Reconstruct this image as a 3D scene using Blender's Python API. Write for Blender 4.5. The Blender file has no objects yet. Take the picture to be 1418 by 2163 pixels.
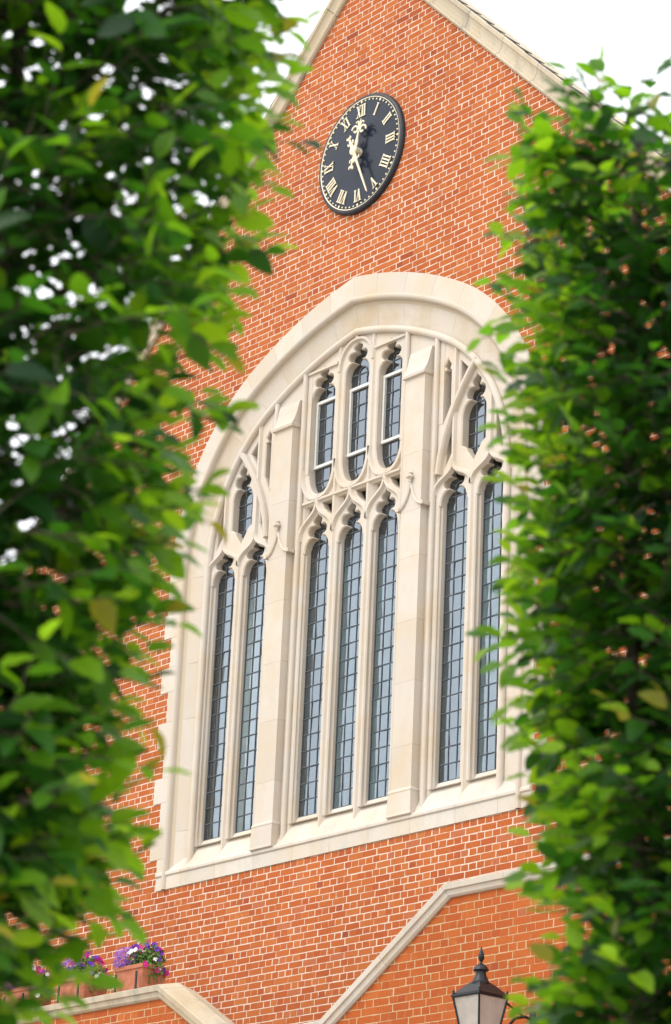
import bpy, bmesh, math, random
import numpy as np
from mathutils import Vector, Matrix, noise, geometry as mu_geo

random.seed(11)
rng = np.random.default_rng(11)
SC = bpy.context.scene
COL = SC.collection
R = math.radians

# ------------------------------------------------------------------ camera
CAM = Vector((22.930, -18.940, -7.465))       # the wall face is y = 0, the window sill z = 0
YAW, PITCH, ROLL = 0.88385, 0.34793, 0.04575
GROUND = -9.07
fw = Vector((-math.sin(YAW) * math.cos(PITCH), math.cos(YAW) * math.cos(PITCH), math.sin(PITCH)))
rt = fw.cross(Vector((0, 0, 1))).normalized()
up = rt.cross(fw)
rt2 = rt * math.cos(ROLL) + up * math.sin(ROLL)
up2 = up * math.cos(ROLL) - rt * math.sin(ROLL)
cam_d = bpy.data.cameras.new('camera')
cam = bpy.data.objects.new('camera', cam_d)
COL.objects.link(cam)
m = Matrix((rt2, up2, -fw)).transposed().to_4x4()
m.translation = CAM
cam.matrix_world = m
cam_d.sensor_fit = 'VERTICAL'
cam_d.sensor_height = 36.0
cam_d.sensor_width = 23.6
cam_d.lens = 6000.5 / 2163 * 36.0
cam_d.clip_start = 0.1
cam_d.clip_end = 2000
cam_d.dof.use_dof = True
cam_d.dof.focus_distance = 31.0
cam_d.dof.aperture_fstop = 7.6
SC.camera = cam

# ------------------------------------------------------------------ sky, sun, exposure
W = bpy.data.worlds.new('World')
SC.world = W
W.use_nodes = True
nt = W.node_tree
nt.nodes.clear()
sky = nt.nodes.new('ShaderNodeTexSky')
sky.sky_type = 'NISHITA'
sky.sun_disc = False
SUN_EL, SUN_AZ = R(52), R(192)                 # azimuth: clockwise from +Y
sky.sun_elevation = SUN_EL
sky.sun_rotation = SUN_AZ
sky.dust_density = 6.0
sky.air_density = 1.0
sky.ozone_density = 1.0
hs = nt.nodes.new('ShaderNodeHueSaturation')
hs.inputs['Saturation'].default_value = 0.12
mx = nt.nodes.new('ShaderNodeMixRGB')          # an even overcast veil over the sky
mx.inputs['Fac'].default_value = 0.72
mx.inputs['Color2'].default_value = (15.2, 15.5, 16.0, 1)
bg = nt.nodes.new('ShaderNodeBackground')
bg.inputs['Strength'].default_value = 0.13
wo = nt.nodes.new('ShaderNodeOutputWorld')
nt.links.new(sky.outputs[0], hs.inputs['Color'])
nt.links.new(hs.outputs[0], mx.inputs['Color1'])
nt.links.new(mx.outputs[0], bg.inputs['Color'])
nt.links.new(bg.outputs[0], wo.inputs['Surface'])

sun_d = bpy.data.lights.new('sun', 'SUN')
sun_d.energy = 1.1
sun_d.angle = R(24)
sun_d.color = (1.0, 0.95, 0.88)
sun = bpy.data.objects.new('sun', sun_d)
COL.objects.link(sun)
sdir = Vector((math.sin(SUN_AZ) * math.cos(SUN_EL), math.cos(SUN_AZ) * math.cos(SUN_EL), math.sin(SUN_EL)))
sun.rotation_euler = sdir.to_track_quat('Z', 'Y').to_euler()

SC.view_settings.view_transform = 'Standard'
SC.view_settings.look = 'None'
SC.view_settings.exposure = 0.30
SC.view_settings.gamma = 1.0
SC.view_settings.use_curve_mapping = False
SC.cycles.max_bounces = 7
SC.cycles.transparent_max_bounces = 10
SC.cycles.caustics_reflective = False
SC.cycles.caustics_refractive = False

# ------------------------------------------------------------------ materials
def new_mat(name):
    mt = bpy.data.materials.new(name)
    mt.use_nodes = True
    t = mt.node_tree
    t.nodes.clear()
    out = t.nodes.new('ShaderNodeOutputMaterial')
    p = t.nodes.new('ShaderNodeBsdfPrincipled')
    t.links.new(p.outputs[0], out.inputs['Surface'])
    return mt, t, p, out

def ramp(t, stops, src=None):
    r = t.nodes.new('ShaderNodeValToRGB')
    e = r.color_ramp.elements
    while len(e) < len(stops):
        e.new(0.5)
    for el, (q, c) in zip(e, stops):
        el.position = q
        el.color = (*c, 1)
    if src is not None:
        t.links.new(src, r.inputs[0])
    return r

def pos_noise(t, scale, detail=4, rough=0.6, stretch=None):
    g = t.nodes.new('ShaderNodeNewGeometry')
    n = t.nodes.new('ShaderNodeTexNoise')
    n.inputs['Scale'].default_value = scale
    n.inputs['Detail'].default_value = detail
    n.inputs['Roughness'].default_value = rough
    if stretch:
        v = t.nodes.new('ShaderNodeVectorMath'); v.operation = 'MULTIPLY'
        v.inputs[1].default_value = stretch
        t.links.new(g.outputs['Position'], v.inputs[0])
        t.links.new(v.outputs[0], n.inputs['Vector'])
    else:
        t.links.new(g.outputs['Position'], n.inputs['Vector'])
    return n.outputs['Fac']

def mixc(t, kind, fac, a, b):
    x = t.nodes.new('ShaderNodeMixRGB')
    x.blend_type = kind
    for s, v in (('Fac', fac), ('Color1', a), ('Color2', b)):
        if isinstance(v, (int, float)):
            x.inputs[s].default_value = v if s == 'Fac' else (v, v, v, 1)
        elif isinstance(v, tuple):
            x.inputs[s].default_value = (*v, 1)
        else:
            t.links.new(v, x.inputs[s])
    return x.outputs[0]

def bump(t, p, h, strength, dist):
    b = t.nodes.new('ShaderNodeBump')
    b.inputs['Strength'].default_value = strength
    b.inputs['Distance'].default_value = dist
    t.links.new(h, b.inputs['Height'])
    t.links.new(b.outputs[0], p.inputs['Normal'])

def attr(t, name):
    a = t.nodes.new('ShaderNodeAttribute')
    a.attribute_name = name
    return a.outputs['Fac']

def brick_mat(name, stops, streak=0.0):
    mt, t, p, o = new_mat(name)
    c = ramp(t, stops, attr(t, 'tone')).outputs[0]
    sp = ramp(t, [(0.25, (0.62, 0.6, 0.6)), (0.45, (0.95, 0.95, 0.95)), (0.62, (1.08, 1.06, 1.05)), (0.8, (1.25, 1.3, 1.35))], pos_noise(t, 55, 5, 0.7)).outputs[0]
    c = mixc(t, 'MULTIPLY', 0.9, c, sp)
    big = ramp(t, [(0.3, (0.84, 0.82, 0.80)), (0.7, (1.08, 1.07, 1.05))], pos_noise(t, 0.55, 6, 0.65)).outputs[0]
    c = mixc(t, 'MULTIPLY', 1.0, c, big)
    c = mixc(t, 'MULTIPLY', 1.0, c, (1.0, 0.92, 0.82))
    bl = ramp(t, [(0.60, (0, 0, 0)), (0.78, (1, 1, 1))], pos_noise(t, 9, 5, 0.7)).outputs[0]
    c = mixc(t, 'MIX', mixc(t, 'MULTIPLY', 1.0, bl, 0.22), c, (0.55, 0.36, 0.27))   # lime bloom
    t.links.new(c, p.inputs['Base Color'])
    p.inputs['Roughness'].default_value = 0.92
    p.inputs['Specular IOR Level'].default_value = 0.2
    bump(t, p, pos_noise(t, 90, 5, 0.7), 0.5, 0.006)
    return mt

M = {}
M['brick'] = brick_mat('red_brick', [(0.0, (0.26, 0.066, 0.031)), (0.12, (0.33, 0.082, 0.031)), (0.35, (0.385, 0.101, 0.032)),
                                     (0.6, (0.425, 0.125, 0.037)), (0.85, (0.46, 0.162, 0.052)), (1.0, (0.40, 0.135, 0.072))])
M['brick_front'] = brick_mat('smooth_red_brick', [(0.0, (0.33, 0.080, 0.034)), (0.2, (0.37, 0.090, 0.028)), (0.6, (0.415, 0.110, 0.029)),
                                                  (0.88, (0.455, 0.138, 0.036)), (1.0, (0.38, 0.122, 0.066))])

def mortar_mat(name, a, b):
    mt, t, p, o = new_mat(name)
    c = ramp(t, [(0.3, a), (0.7, b)], pos_noise(t, 6, 6, 0.7)).outputs[0]
    dk = ramp(t, [(0.22, (0.35, 0.3, 0.26)), (0.34, (1, 1, 1))], pos_noise(t, 2.2, 6, 0.75)).outputs[0]
    c = mixc(t, 'MULTIPLY', 0.8, c, dk)
    t.links.new(c, p.inputs['Base Color'])
    p.inputs['Roughness'].default_value = 0.95
    p.inputs['Specular IOR Level'].default_value = 0.1
    bump(t, p, pos_noise(t, 120, 4, 0.7), 0.6, 0.005)
    return mt
M['mortar'] = mortar_mat('pale_lime_mortar', (0.60, 0.47, 0.37), (0.71, 0.57, 0.46))
M['mortar_front'] = mortar_mat('yellow_mortar', (0.47, 0.31, 0.17), (0.55, 0.38, 0.22))

def stone_mat(name, base, warm, grey, moss=0.0):
    mt, t, p, o = new_mat(name)
    oi = t.nodes.new('ShaderNodeObjectInfo')
    tone = ramp(t, [(0, (0.93, 0.915, 0.89)), (0.5, (1, 1, 1)), (1, (1.04, 1.035, 1.02))], oi.outputs['Random']).outputs[0]
    c = mixc(t, 'MULTIPLY', 1.0, base, tone)
    w = ramp(t, [(0.44, (0, 0, 0)), (0.68, (1, 1, 1))], pos_noise(t, 1.5, 7, 0.68)).outputs[0]
    c = mixc(t, 'MIX', mixc(t, 'MULTIPLY', 1.0, w, 0.7), c, warm)
    gz = ramp(t, [(0.50, (0, 0, 0)), (0.70, (1, 1, 1))], pos_noise(t, 3.1, 7, 0.72, (1, 1, 0.55))).outputs[0]
    c = mixc(t, 'MIX', mixc(t, 'MULTIPLY', 1.0, gz, 0.4 + moss), c, grey)
    sp = ramp(t, [(0.26, (0.68, 0.63, 0.55)), (0.40, (1, 1, 1))], pos_noise(t, 30, 6, 0.75)).outputs[0]
    c = mixc(t, 'MULTIPLY', 0.45 + moss * 0.6, c, sp)
    t.links.new(c, p.inputs['Base Color'])
    p.inputs['Roughness'].default_value = 0.9
    p.inputs['Specular IOR Level'].default_value = 0.15
    bump(t, p, pos_noise(t, 45, 6, 0.7), 0.35, 0.006)
    return mt
M['stone'] = stone_mat('limestone', (0.565, 0.508, 0.436), (0.55, 0.43, 0.285), (0.47, 0.445, 0.40))
M['stone_sill'] = stone_mat('weathered_limestone', (0.585, 0.540, 0.470), (0.56, 0.45, 0.31), (0.43, 0.415, 0.385), 0.20)
M['stone_splay'] = stone_mat('stained_limestone', (0.575, 0.515, 0.44), (0.47, 0.345, 0.19), (0.52, 0.45, 0.34), 0.12)
M['coping'] = stone_mat('lichened_limestone', (0.52, 0.45, 0.34), (0.44, 0.33, 0.19), (0.30, 0.28, 0.23), 0.4)

def plain(name, col, rough=0.6, spec=0.4, metal=0.0, var=0.0, scale=20, coat=0.0):
    mt, t, p, o = new_mat(name)
    if var:
        v = ramp(t, [(0.3, (1 - var,) * 3), (0.7, (1 + var,) * 3)], pos_noise(t, scale, 5, 0.65)).outputs[0]
        t.links.new(mixc(t, 'MULTIPLY', 1.0, col, v), p.inputs['Base Color'])
    else:
        p.inputs['Base Color'].default_value = (*col, 1)
    p.inputs['Roughness'].default_value = rough
    p.inputs['Specular IOR Level'].default_value = spec
    p.inputs['Metallic'].default_value = metal
    p.inputs['Coat Weight'].default_value = coat
    return mt
M['joint'] = plain('stone_joint', (0.50, 0.42, 0.31), 0.95, 0.1)
M['lead'] = plain('lead', (0.085, 0.098, 0.115), 0.55, 0.4, 0.0, 0.3, 60)
M['frame'] = plain('white_painted_metal', (0.62, 0.62, 0.58), 0.5, 0.4, 0, 0.12, 40)
M['dark'] = plain('dark_interior', (0.05, 0.05, 0.05), 0.9, 0.1)
M['curtain'] = plain('grey_net_curtain', (0.72, 0.74, 0.74), 0.9, 0.1, 0, 0.25, 2)
M['clock_black'] = plain('blue_black_enamel', (0.010, 0.015, 0.028), 0.22, 0.22, 0, 0.35, 5, 0.06)
M['clock_rim'] = plain('dull_black_iron', (0.018, 0.020, 0.026), 0.5, 0.4, 0, 0.3, 12)
M['gilt'] = plain('pale_gilding', (0.72, 0.64, 0.45), 0.4, 0.5, 0.0, 0.12, 30)
M['iron'] = plain('black_painted_iron', (0.008, 0.009, 0.012), 0.42, 0.35, 0, 0.3, 25)
M['slate'] = plain('roof_slate', (0.085, 0.080, 0.082), 0.75, 0.3, 0, 0.4, 6)
M['terracotta'] = plain('terracotta', (0.42, 0.155, 0.088), 0.85, 0.2, 0, 0.22, 14)
M['bark'] = plain('grey_brown_bark', (0.085, 0.070, 0.052), 0.9, 0.1, 0, 0.4, 30)
M['ground'] = plain('pale_gravel', (0.34, 0.31, 0.27), 0.95, 0.1, 0, 0.3, 8)
M['side_brick'] = plain('side_wall_brick', (0.38, 0.10, 0.045), 0.95, 0.1, 0, 0.2, 12)
M['magenta'] = plain('magenta_petal', (0.50, 0.012, 0.20), 0.6, 0.2)
M['white_petal'] = plain('white_petal', (0.75, 0.74, 0.70), 0.6, 0.2)
M['purple'] = plain('purple_petal', (0.14, 0.035, 0.34), 0.6, 0.2)
M['lilac'] = plain('violet_petal', (0.28, 0.11, 0.46), 0.6, 0.2)
M['herb'] = plain('flower_foliage', (0.10, 0.19, 0.035), 0.6, 0.3, 0, 0.4, 40)
M['soil'] = plain('potting_soil', (0.05, 0.035, 0.025), 0.95, 0.1)

# frosted lantern glass
mt, t, p, o = new_mat('opal_lantern_glass')
t.links.new(ramp(t, [(0.3, (0.50, 0.44, 0.38)), (0.6, (0.66, 0.61, 0.55))], pos_noise(t, 9, 6, 0.7)).outputs[0], p.inputs['Base Color'])
p.inputs['Roughness'].default_value = 0.35
tr = t.nodes.new('ShaderNodeBsdfTranslucent'); tr.inputs['Color'].default_value = (0.75, 0.70, 0.65, 1)
mx2 = t.nodes.new('ShaderNodeMixShader'); mx2.inputs[0].default_value = 0.45
t.links.new(p.outputs[0], mx2.inputs[1]); t.links.new(tr.outputs[0], mx2.inputs[2]); t.links.new(mx2.outputs[0], o.inputs['Surface'])
M['opal'] = mt

# window glass: old leaded panes, clear but reflective
mt, t, p, o = new_mat('old_window_glass')
t.nodes.remove(p)
fr = t.nodes.new('ShaderNodeFresnel'); fr.inputs['IOR'].default_value = 2.8
gl = t.nodes.new('ShaderNodeBsdfGlossy'); gl.inputs['Roughness'].default_value = 0.03
gl.inputs['Color'].default_value = (0.80, 0.90, 1.0, 1)
tp = t.nodes.new('ShaderNodeBsdfTransparent'); tp.inputs['Color'].default_value = (0.70, 0.78, 0.80, 1)
ms = t.nodes.new('ShaderNodeMixShader')
bp_ = t.nodes.new('ShaderNodeBump'); bp_.inputs['Strength'].default_value = 0.10; bp_.inputs['Distance'].default_value = 0.02
t.links.new(pos_noise(t, 7, 3, 0.5, (1, 1, 0.5)), bp_.inputs['Height'])
t.links.new(bp_.outputs[0], gl.inputs['Normal']); t.links.new(bp_.outputs[0], fr.inputs['Normal'])
gb = t.nodes.new('ShaderNodeNewGeometry'); inv = t.nodes.new('ShaderNodeMath'); inv.operation = 'SUBTRACT'; inv.inputs[0].default_value = 1.0
t.links.new(gb.outputs['Backfacing'], inv.inputs[1])
mu = t.nodes.new('ShaderNodeMath'); mu.operation = 'MULTIPLY'
t.links.new(fr.outputs[0], mu.inputs[0]); t.links.new(inv.outputs[0], mu.inputs[1])
t.links.new(mu.outputs[0], ms.inputs[0]); t.links.new(tp.outputs[0], ms.inputs[1]); t.links.new(gl.outputs[0], ms.inputs[2])
t.links.new(ms.outputs[0], o.inputs['Surface'])
M['glass'] = mt

# leaves: per-leaf tone for young growth and painted lit or shaded foliage, translucent
mt, t, p, o = new_mat('hornbeam_leaf')
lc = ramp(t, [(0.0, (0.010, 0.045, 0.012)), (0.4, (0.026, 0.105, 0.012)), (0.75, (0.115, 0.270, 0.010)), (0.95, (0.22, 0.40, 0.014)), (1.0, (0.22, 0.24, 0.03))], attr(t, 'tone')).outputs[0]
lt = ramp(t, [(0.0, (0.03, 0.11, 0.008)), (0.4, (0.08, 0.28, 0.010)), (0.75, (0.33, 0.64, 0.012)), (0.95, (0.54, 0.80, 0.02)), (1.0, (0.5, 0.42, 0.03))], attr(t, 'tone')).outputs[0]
t.links.new(lc, p.inputs['Base Color'])
p.inputs['Roughness'].default_value = 0.42
p.inputs['Specular IOR Level'].default_value = 0.33
tr = t.nodes.new('ShaderNodeBsdfTranslucent')
t.links.new(lt, tr.inputs['Color'])
mx2 = t.nodes.new('ShaderNodeMixShader'); mx2.inputs[0].default_value = 0.55
t.links.new(p.outputs[0], mx2.inputs[1]); t.links.new(tr.outputs[0], mx2.inputs[2]); t.links.new(mx2.outputs[0], o.inputs['Surface'])
M['leaf'] = mt

# ------------------------------------------------------------------ object helpers
ORIG = {}
def link(name, data, parent=None, origin=(0, 0, 0), mat=None):
    o = bpy.data.objects.new(name, data)
    COL.objects.link(o)
    if mat is not None and data is not None and not data.materials:
        data.materials.append(mat)
    org = Vector(origin)
    ORIG[o.name] = org
    if parent is not None:
        o.parent = parent
        o.location = org - ORIG[parent.name]
    else:
        o.location = org
    return o

def thing(name, label, cat, loc=(0, 0, 0), group=None):
    o = link(name, None, None, loc)
    o['label'] = label; o['category'] = cat
    if group: o['group'] = group
    return o

class MB:
    def __init__(s): s.v = []; s.f = []
    def add(s, v, f):
        n = len(s.v); s.v += [tuple(q) for q in v]; s.f += [tuple(i + n for i in q) for q in f]
    def box(s, x0, x1, y0, y1, z0, z1):
        s.add([(x, y, z) for z in (z0, z1) for y in (y0, y1) for x in (x0, x1)],
              [(0, 2, 3, 1), (4, 5, 7, 6), (0, 1, 5, 4), (2, 6, 7, 3), (0, 4, 6, 2), (1, 3, 7, 5)])
    def loft(s, rings, closed=True, caps=True):
        k = len(rings[0]); vs = [p for r in rings for p in r]; fs = []
        for i in range(len(rings) - 1):
            for j in range(k if closed else k - 1):
                a = i * k + j; b = i * k + (j + 1) % k
                fs.append((a, b, b + k, a + k))
        if caps and closed:
            fs.append(tuple(range(k))[::-1]); fs.append(tuple(range((len(rings) - 1) * k, len(rings) * k)))
        s.add(vs, fs)
    def sweep(s, path, prof, caps=True, loop=False):
        # path of (x,z) on the wall, profile of (offset to the left of travel, y)
        n = len(path); rings = []
        for i in range(n):
            p = np.array(path[i], float)
            a = np.array(path[i - 1] if i or loop else path[i], float)
            b = np.array(path[(i + 1) % n] if i < n - 1 or loop else path[i], float)
            t1 = p - a; t2 = b - p
            l1 = np.hypot(*t1); l2 = np.hypot(*t2)
            t1 = t1 / l1 if l1 > 1e-9 else t2 / l2
            t2 = t2 / l2 if l2 > 1e-9 else t1
            tt = t1 + t2; tt /= max(np.hypot(*tt), 1e-6)
            c = max(tt @ t1, 0.35)
            nn = np.array((-tt[1], tt[0])) / c
            rings.append([(p[0] + nn[0] * o_, y, p[1] + nn[1] * o_) for o_, y in prof])
        if loop: rings.append(rings[0])
        s.loft(rings, True, caps and not loop)
    def tube(s, pts, rad, k=6):
        rings = []
        for i, p in enumerate(pts):
            p = Vector(p)
            d = (Vector(pts[min(i + 1, len(pts) - 1)]) - Vector(pts[max(i - 1, 0)])).normalized()
            a = d.cross(Vector((0.31, 0.17, 0.93))).normalized(); b = d.cross(a)
            r = rad[i] if isinstance(rad, (list, tuple)) else rad
            rings.append([tuple(p + (a * math.cos(2 * math.pi * j / k) + b * math.sin(2 * math.pi * j / k)) * r) for j in range(k)])
        s.loft(rings)
    def lathe(s, prof, c, k=24, axis='z'):
        rings = []
        for r, h in prof:
            r = max(r, 1e-4)
            if axis == 'z':
                rings.append([(c[0] + r * math.cos(2 * math.pi * j / k), c[1] + r * math.sin(2 * math.pi * j / k), c[2] + h) for j in range(k)])
            else:
                rings.append([(c[0] + r * math.cos(2 * math.pi * j / k), c[1] + h, c[2] + r * math.sin(2 * math.pi * j / k)) for j in range(k)])
        s.loft(rings)
    def build(s, name, mat, parent=None, smooth=False, origin=(0, 0, 0), recalc=True):
        me = bpy.data.meshes.new(name)
        o3 = Vector(origin)
        me.from_pydata([tuple(Vector(v) - o3) for v in s.v], [], s.f)
        if recalc:
            b = bmesh.new(); b.from_mesh(me)
            bmesh.ops.recalc_face_normals(b, faces=b.faces); b.to_mesh(me); b.free()
        if smooth:
            me.polygons.foreach_set('use_smooth', [True] * len(me.polygons))
            try: me.set_sharp_from_angle(angle=R(40))
            except Exception: pass
        return link(name, me, parent, origin, mat)

def clean_loop(poly):
    out = []
    for p in poly:
        if not out or math.hypot(p[0] - out[-1][0], p[1] - out[-1][1]) > 1e-4: out.append((float(p[0]), float(p[1])))
    if math.hypot(out[0][0] - out[-1][0], out[0][1] - out[-1][1]) < 1e-4: out.pop()
    return out
def in_poly(p, poly):
    x, y = p[0], p[1]; c = False; j = len(poly) - 1
    for i in range(len(poly)):
        if (poly[i][1] > y) != (poly[j][1] > y) and x < (poly[j][0] - poly[i][0]) * (y - poly[i][1]) / (poly[j][1] - poly[i][1]) + poly[i][0]: c = not c
        j = i
    return c
def offset_loop(poly, d):
    """move a closed loop outward by d"""
    n = len(poly); A = sum(poly[i][0] * poly[(i + 1) % n][1] - poly[(i + 1) % n][0] * poly[i][1] for i in range(n))
    sg = 1 if A > 0 else -1; out = []
    for i in range(n):
        p, a, b = (np.array(poly[j % n]) for j in (i, i - 1, i + 1))
        t1 = (p - a) / np.hypot(*(p - a)); t2 = (b - p) / np.hypot(*(b - p))
        n1 = np.array((t1[1], -t1[0])); nn = n1 + np.array((t2[1], -t2[0])); L = np.hypot(*nn)
        nn = n1 if L < 0.3 else nn / L
        out.append(tuple(p + nn * sg * d / max(nn @ n1, 0.6)))
    return out
def plate(name, outer, holes, y0, y1, bevel, mat, parent):
    """flat stone plate on the wall with holes cut through, hole edges chamfered"""
    outer = clean_loop(outer); holes = [clean_loop(h) for h in holes]
    mb = MB(); front = [outer] + [offset_loop(h, bevel) if bevel else h for h in holes]
    for loops, y in ((front, y0), ([outer] + holes, y1)):
        co = []; fc = []
        for lp in loops:
            fc.append(list(range(len(co), len(co) + len(lp)))); co += lp
        eds = [(lp[i], lp[(i + 1) % len(lp)]) for lp in fc for i in range(len(lp))]
        vs, es, fs, _a, _b, _c = mu_geo.delaunay_2d_cdt([Vector(p) for p in co], eds, [], 0, 1e-6)
        keep = []
        for f in fs:
            c_ = sum((vs[i] for i in f), Vector((0, 0))) / len(f)
            if in_poly(c_, loops[0]) and not any(in_poly(c_, h) for h in loops[1:]): keep.append(tuple(f))
        mb.add([(v.x, y, v.y) for v in vs], keep)
    def wall(l0, ya, l1, yb):
        n = len(l0); mb.add([(x, ya, z) for x, z in l0] + [(x, yb, z) for x, z in l1], [(i, (i + 1) % n, (i + 1) % n + n, i + n) for i in range(n)])
    wall(outer, y0, outer, y1)
    for f_, h in zip(front[1:], holes):
        if bevel: wall(f_, y0, h, y0 + bevel); wall(h, y0 + bevel, h, y1)
        else: wall(h, y0, h, y1)
    me = bpy.data.meshes.new(name); me.from_pydata(mb.v, [], mb.f)
    bm_ = bmesh.new(); bm_.from_mesh(me); bmesh.ops.remove_doubles(bm_, verts=bm_.verts, dist=1e-5)
    bmesh.ops.recalc_face_normals(bm_, faces=bm_.faces); bm_.to_mesh(me); bm_.free()
    return link(name, me, parent, (0, 0, 0), mat)

# ------------------------------------------------------------------ the four-centred arch
AC, AZ, APHI = 0.5, 3.2, 1.06
def arch_half(r2, za, n1=26, n2=18):
    """right half of the arch from springing to apex, as (x, z) points"""
    pts = [(AC + r2 * math.cos(APHI * i / n1), AZ + r2 * math.sin(APHI * i / n1)) for i in range(n1 + 1)]
    n = np.array((math.cos(APHI), math.sin(APHI))); P = np.array(pts[-1]); d = P - np.array((0, za))
    r1 = (d @ d) / (2 * d @ n); C = P - r1 * n
    a0 = math.atan2(P[1] - C[1], P[0] - C[0]); a1 = math.atan2(za - C[1], -C[0])
    pts += [(C[0] + r1 * math.cos(a0 + (a1 - a0) * i / n2), C[1] + r1 * math.sin(a0 + (a1 - a0) * i / n2)) for i in range(1, n2 + 1)]
    return pts
def arch_full(r2, za, z_foot):
    h = arch_half(r2, za)
    foot = [(AC + r2, z_foot + (AZ - z_foot) * i / 6) for i in range(6)]
    right = foot + h
    return right + [(-x, z) for x, z in right[-2::-1]]
R_EX, ZA_EX = 2.70, 6.195
R_RO, ZA_RO = 2.43, 5.90
R_IN, ZA_IN = 2.06, 5.53
IN_H = arch_half(R_IN, ZA_IN)
def inner_z(x):
    xs = [p[0] for p in IN_H][::-1]; zs = [p[1] for p in IN_H][::-1]
    return float(np.interp(abs(x), xs, zs))
EX_H = arch_half(R_EX, ZA_EX)
EXX = [p[0] for p in EX_H][::-1]; EXZ = [p[1] for p in EX_H][::-1]
def outer_z(x): return np.interp(np.abs(x), EXX, EXZ, right=AZ)

GX, GZ, GS = 0.03, 10.372, 0.983               # gable apex and slope of the brick edge
HALF = 7.0
def gable_z(x): return GZ - GS * np.abs(x - GX)

# ------------------------------------------------------------------ bricks
def brick_arrays(c0, hx, hz, yf, depth):
    n = len(c0)
    v = np.zeros((n, 8, 3))
    for i, (sx, sz) in enumerate(((-1, -1), (1, -1), (1, 1), (-1, 1))):
        jx = rng.normal(0, 0.0018, n); jz = rng.normal(0, 0.0015, n); jy = rng.normal(0, 0.0003, n)
        v[:, i, 0] = c0[:, 0] + sx * hx + jx
        v[:, i, 2] = c0[:, 1] + sz * hz + jz
        v[:, i, 1] = yf + jy
        v[:, i + 4] = v[:, i]; v[:, i + 4, 1] = yf + depth
    f = np.array([(0, 1, 2, 3), (0, 4, 5, 1), (1, 5, 6, 2), (2, 6, 7, 3), (3, 7, 4, 0)])
    fi = (np.arange(n)[:, None, None] * 8 + f[None]).reshape(-1, 4)
    return v.reshape(-1, 3), fi

def quads_mesh(name, v, f, tone=None):
    me = bpy.data.meshes.new(name)
    me.vertices.add(len(v)); me.vertices.foreach_set('co', np.asarray(v, np.float32).ravel())
    me.loops.add(f.size); me.loops.foreach_set('vertex_index', f.ravel().astype(np.int32))
    k = f.shape[1]
    me.polygons.add(len(f)); me.polygons.foreach_set('loop_start', np.arange(0, f.size, k, dtype=np.int32))
    me.polygons.foreach_set('loop_total', np.full(len(f), k, np.int32))
    if tone is not None:
        a = me.attributes.new('tone', 'FLOAT', 'FACE'); a.data.foreach_set('value', np.asarray(tone, np.float32))
    me.polygons.foreach_set('use_smooth', [False] * len(f))
    me.update(calc_edges=True)
    return me

def brickwork(parent, inside, x0, x1, ztop, zbot, course, phase, y_face, mat, first_header, joint=0.0112, n_parts=300, tone_fn=None):
    pitch = 0.2286; rows = []
    k = 0; z = ztop
    while z - course > zbot:
        header = (k % 2 == 0) == first_header
        pt = pitch / 2 if header else pitch
        off = phase + (pitch / 4 if header else 0)
        i0 = math.ceil((x0 - off) / pt); i1 = math.floor((x1 - off) / pt)
        xs = off + (np.arange(i0, i1) + 0.5) * pt + rng.normal(0, 0.0025, max(i1 - i0, 0))
        rows.append(np.stack([xs, np.full(len(xs), z - course / 2) + rng.normal(0, 0.0008, len(xs)), np.full(len(xs), pt)], 1))
        z -= course; k += 1
    b = np.concatenate(rows)
    b = b[inside(b[:, 0], b[:, 1], b[:, 2])]
    n = len(b)
    hx = (b[:, 2] - joint) / 2 + rng.normal(0, 0.0012, n); hz = np.full(n, (course - joint) / 2) + rng.normal(0, 0.0007, n)
    tone = np.clip(rng.normal(0.55, 0.14, n), 0.08, 0.95)
    u = rng.random(n)
    tone = np.where(u < 0.014, 1.0 - rng.random(n) * 0.04, tone); tone = np.where(u > 0.985, rng.random(n) * 0.12, tone)
    yf = y_face + np.abs(rng.normal(0, 0.0004, n)) * -1
    # the 300 that show largest: in frame and nearest the camera
    P = np.stack([b[:, 0], np.full(n, y_face), b[:, 1]], 1) - np.array(CAM)
    dz = P @ np.array(fw); px = 6000 * (P @ np.array(rt2)) / dz; py = 6000 * (P @ np.array(up2)) / dz
    vis = (px > -300) & (px < 470) & (np.abs(py) < 1078)
    score = np.where(vis, b[:, 2] * 0 + 1.0, 0) * (b[:, 2] > 0.2) * (40 - np.linalg.norm(P, axis=1))
    if tone_fn is not None: score = score * tone_fn(b)
    pick = np.argsort(-score)[:n_parts]
    pick = pick[score[pick] > 0]
    mask = np.ones(n, bool); mask[pick] = False
    v, f = brick_arrays(b[mask, :2], hx[mask], hz[mask], yf[mask], 0.03)
    me = quads_mesh('brickwork', v, f, np.repeat(tone[mask], 5))
    o = link('brickwork', me, parent, (0, 0, 0), mat); o['kind'] = 'stuff'
    variants = []
    for q in range(24):
        v, f = brick_arrays(np.zeros((1, 2)), np.array([(pitch - joint) / 2]), np.array([(course - joint) / 2]), np.zeros(1), 0.03)
        me = quads_mesh('brick', v, f, np.full(5, tone[pick[q % max(len(pick), 1)]] if len(pick) else 0.5))
        me.materials.append(mat); variants.append(me)
    for i in pick:
        link('brick', variants[rng.integers(24)], parent, (b[i, 0], yf[i], b[i, 1]))
    return n

# ================================================================== ground
g = MB(); g.add([(-400, -400, GROUND), (400, -400, GROUND), (400, 400, GROUND), (-400, 400, GROUND)], [(0, 1, 2, 3)])
go = g.build('ground', M['ground']); go['kind'] = 'structure'

# ================================================================== the hall
hall = thing('brick_hall', 'red brick gabled hall with a big arched limestone window', 'building', (0, 0, GROUND))

COURSE = 0.0742
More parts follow.
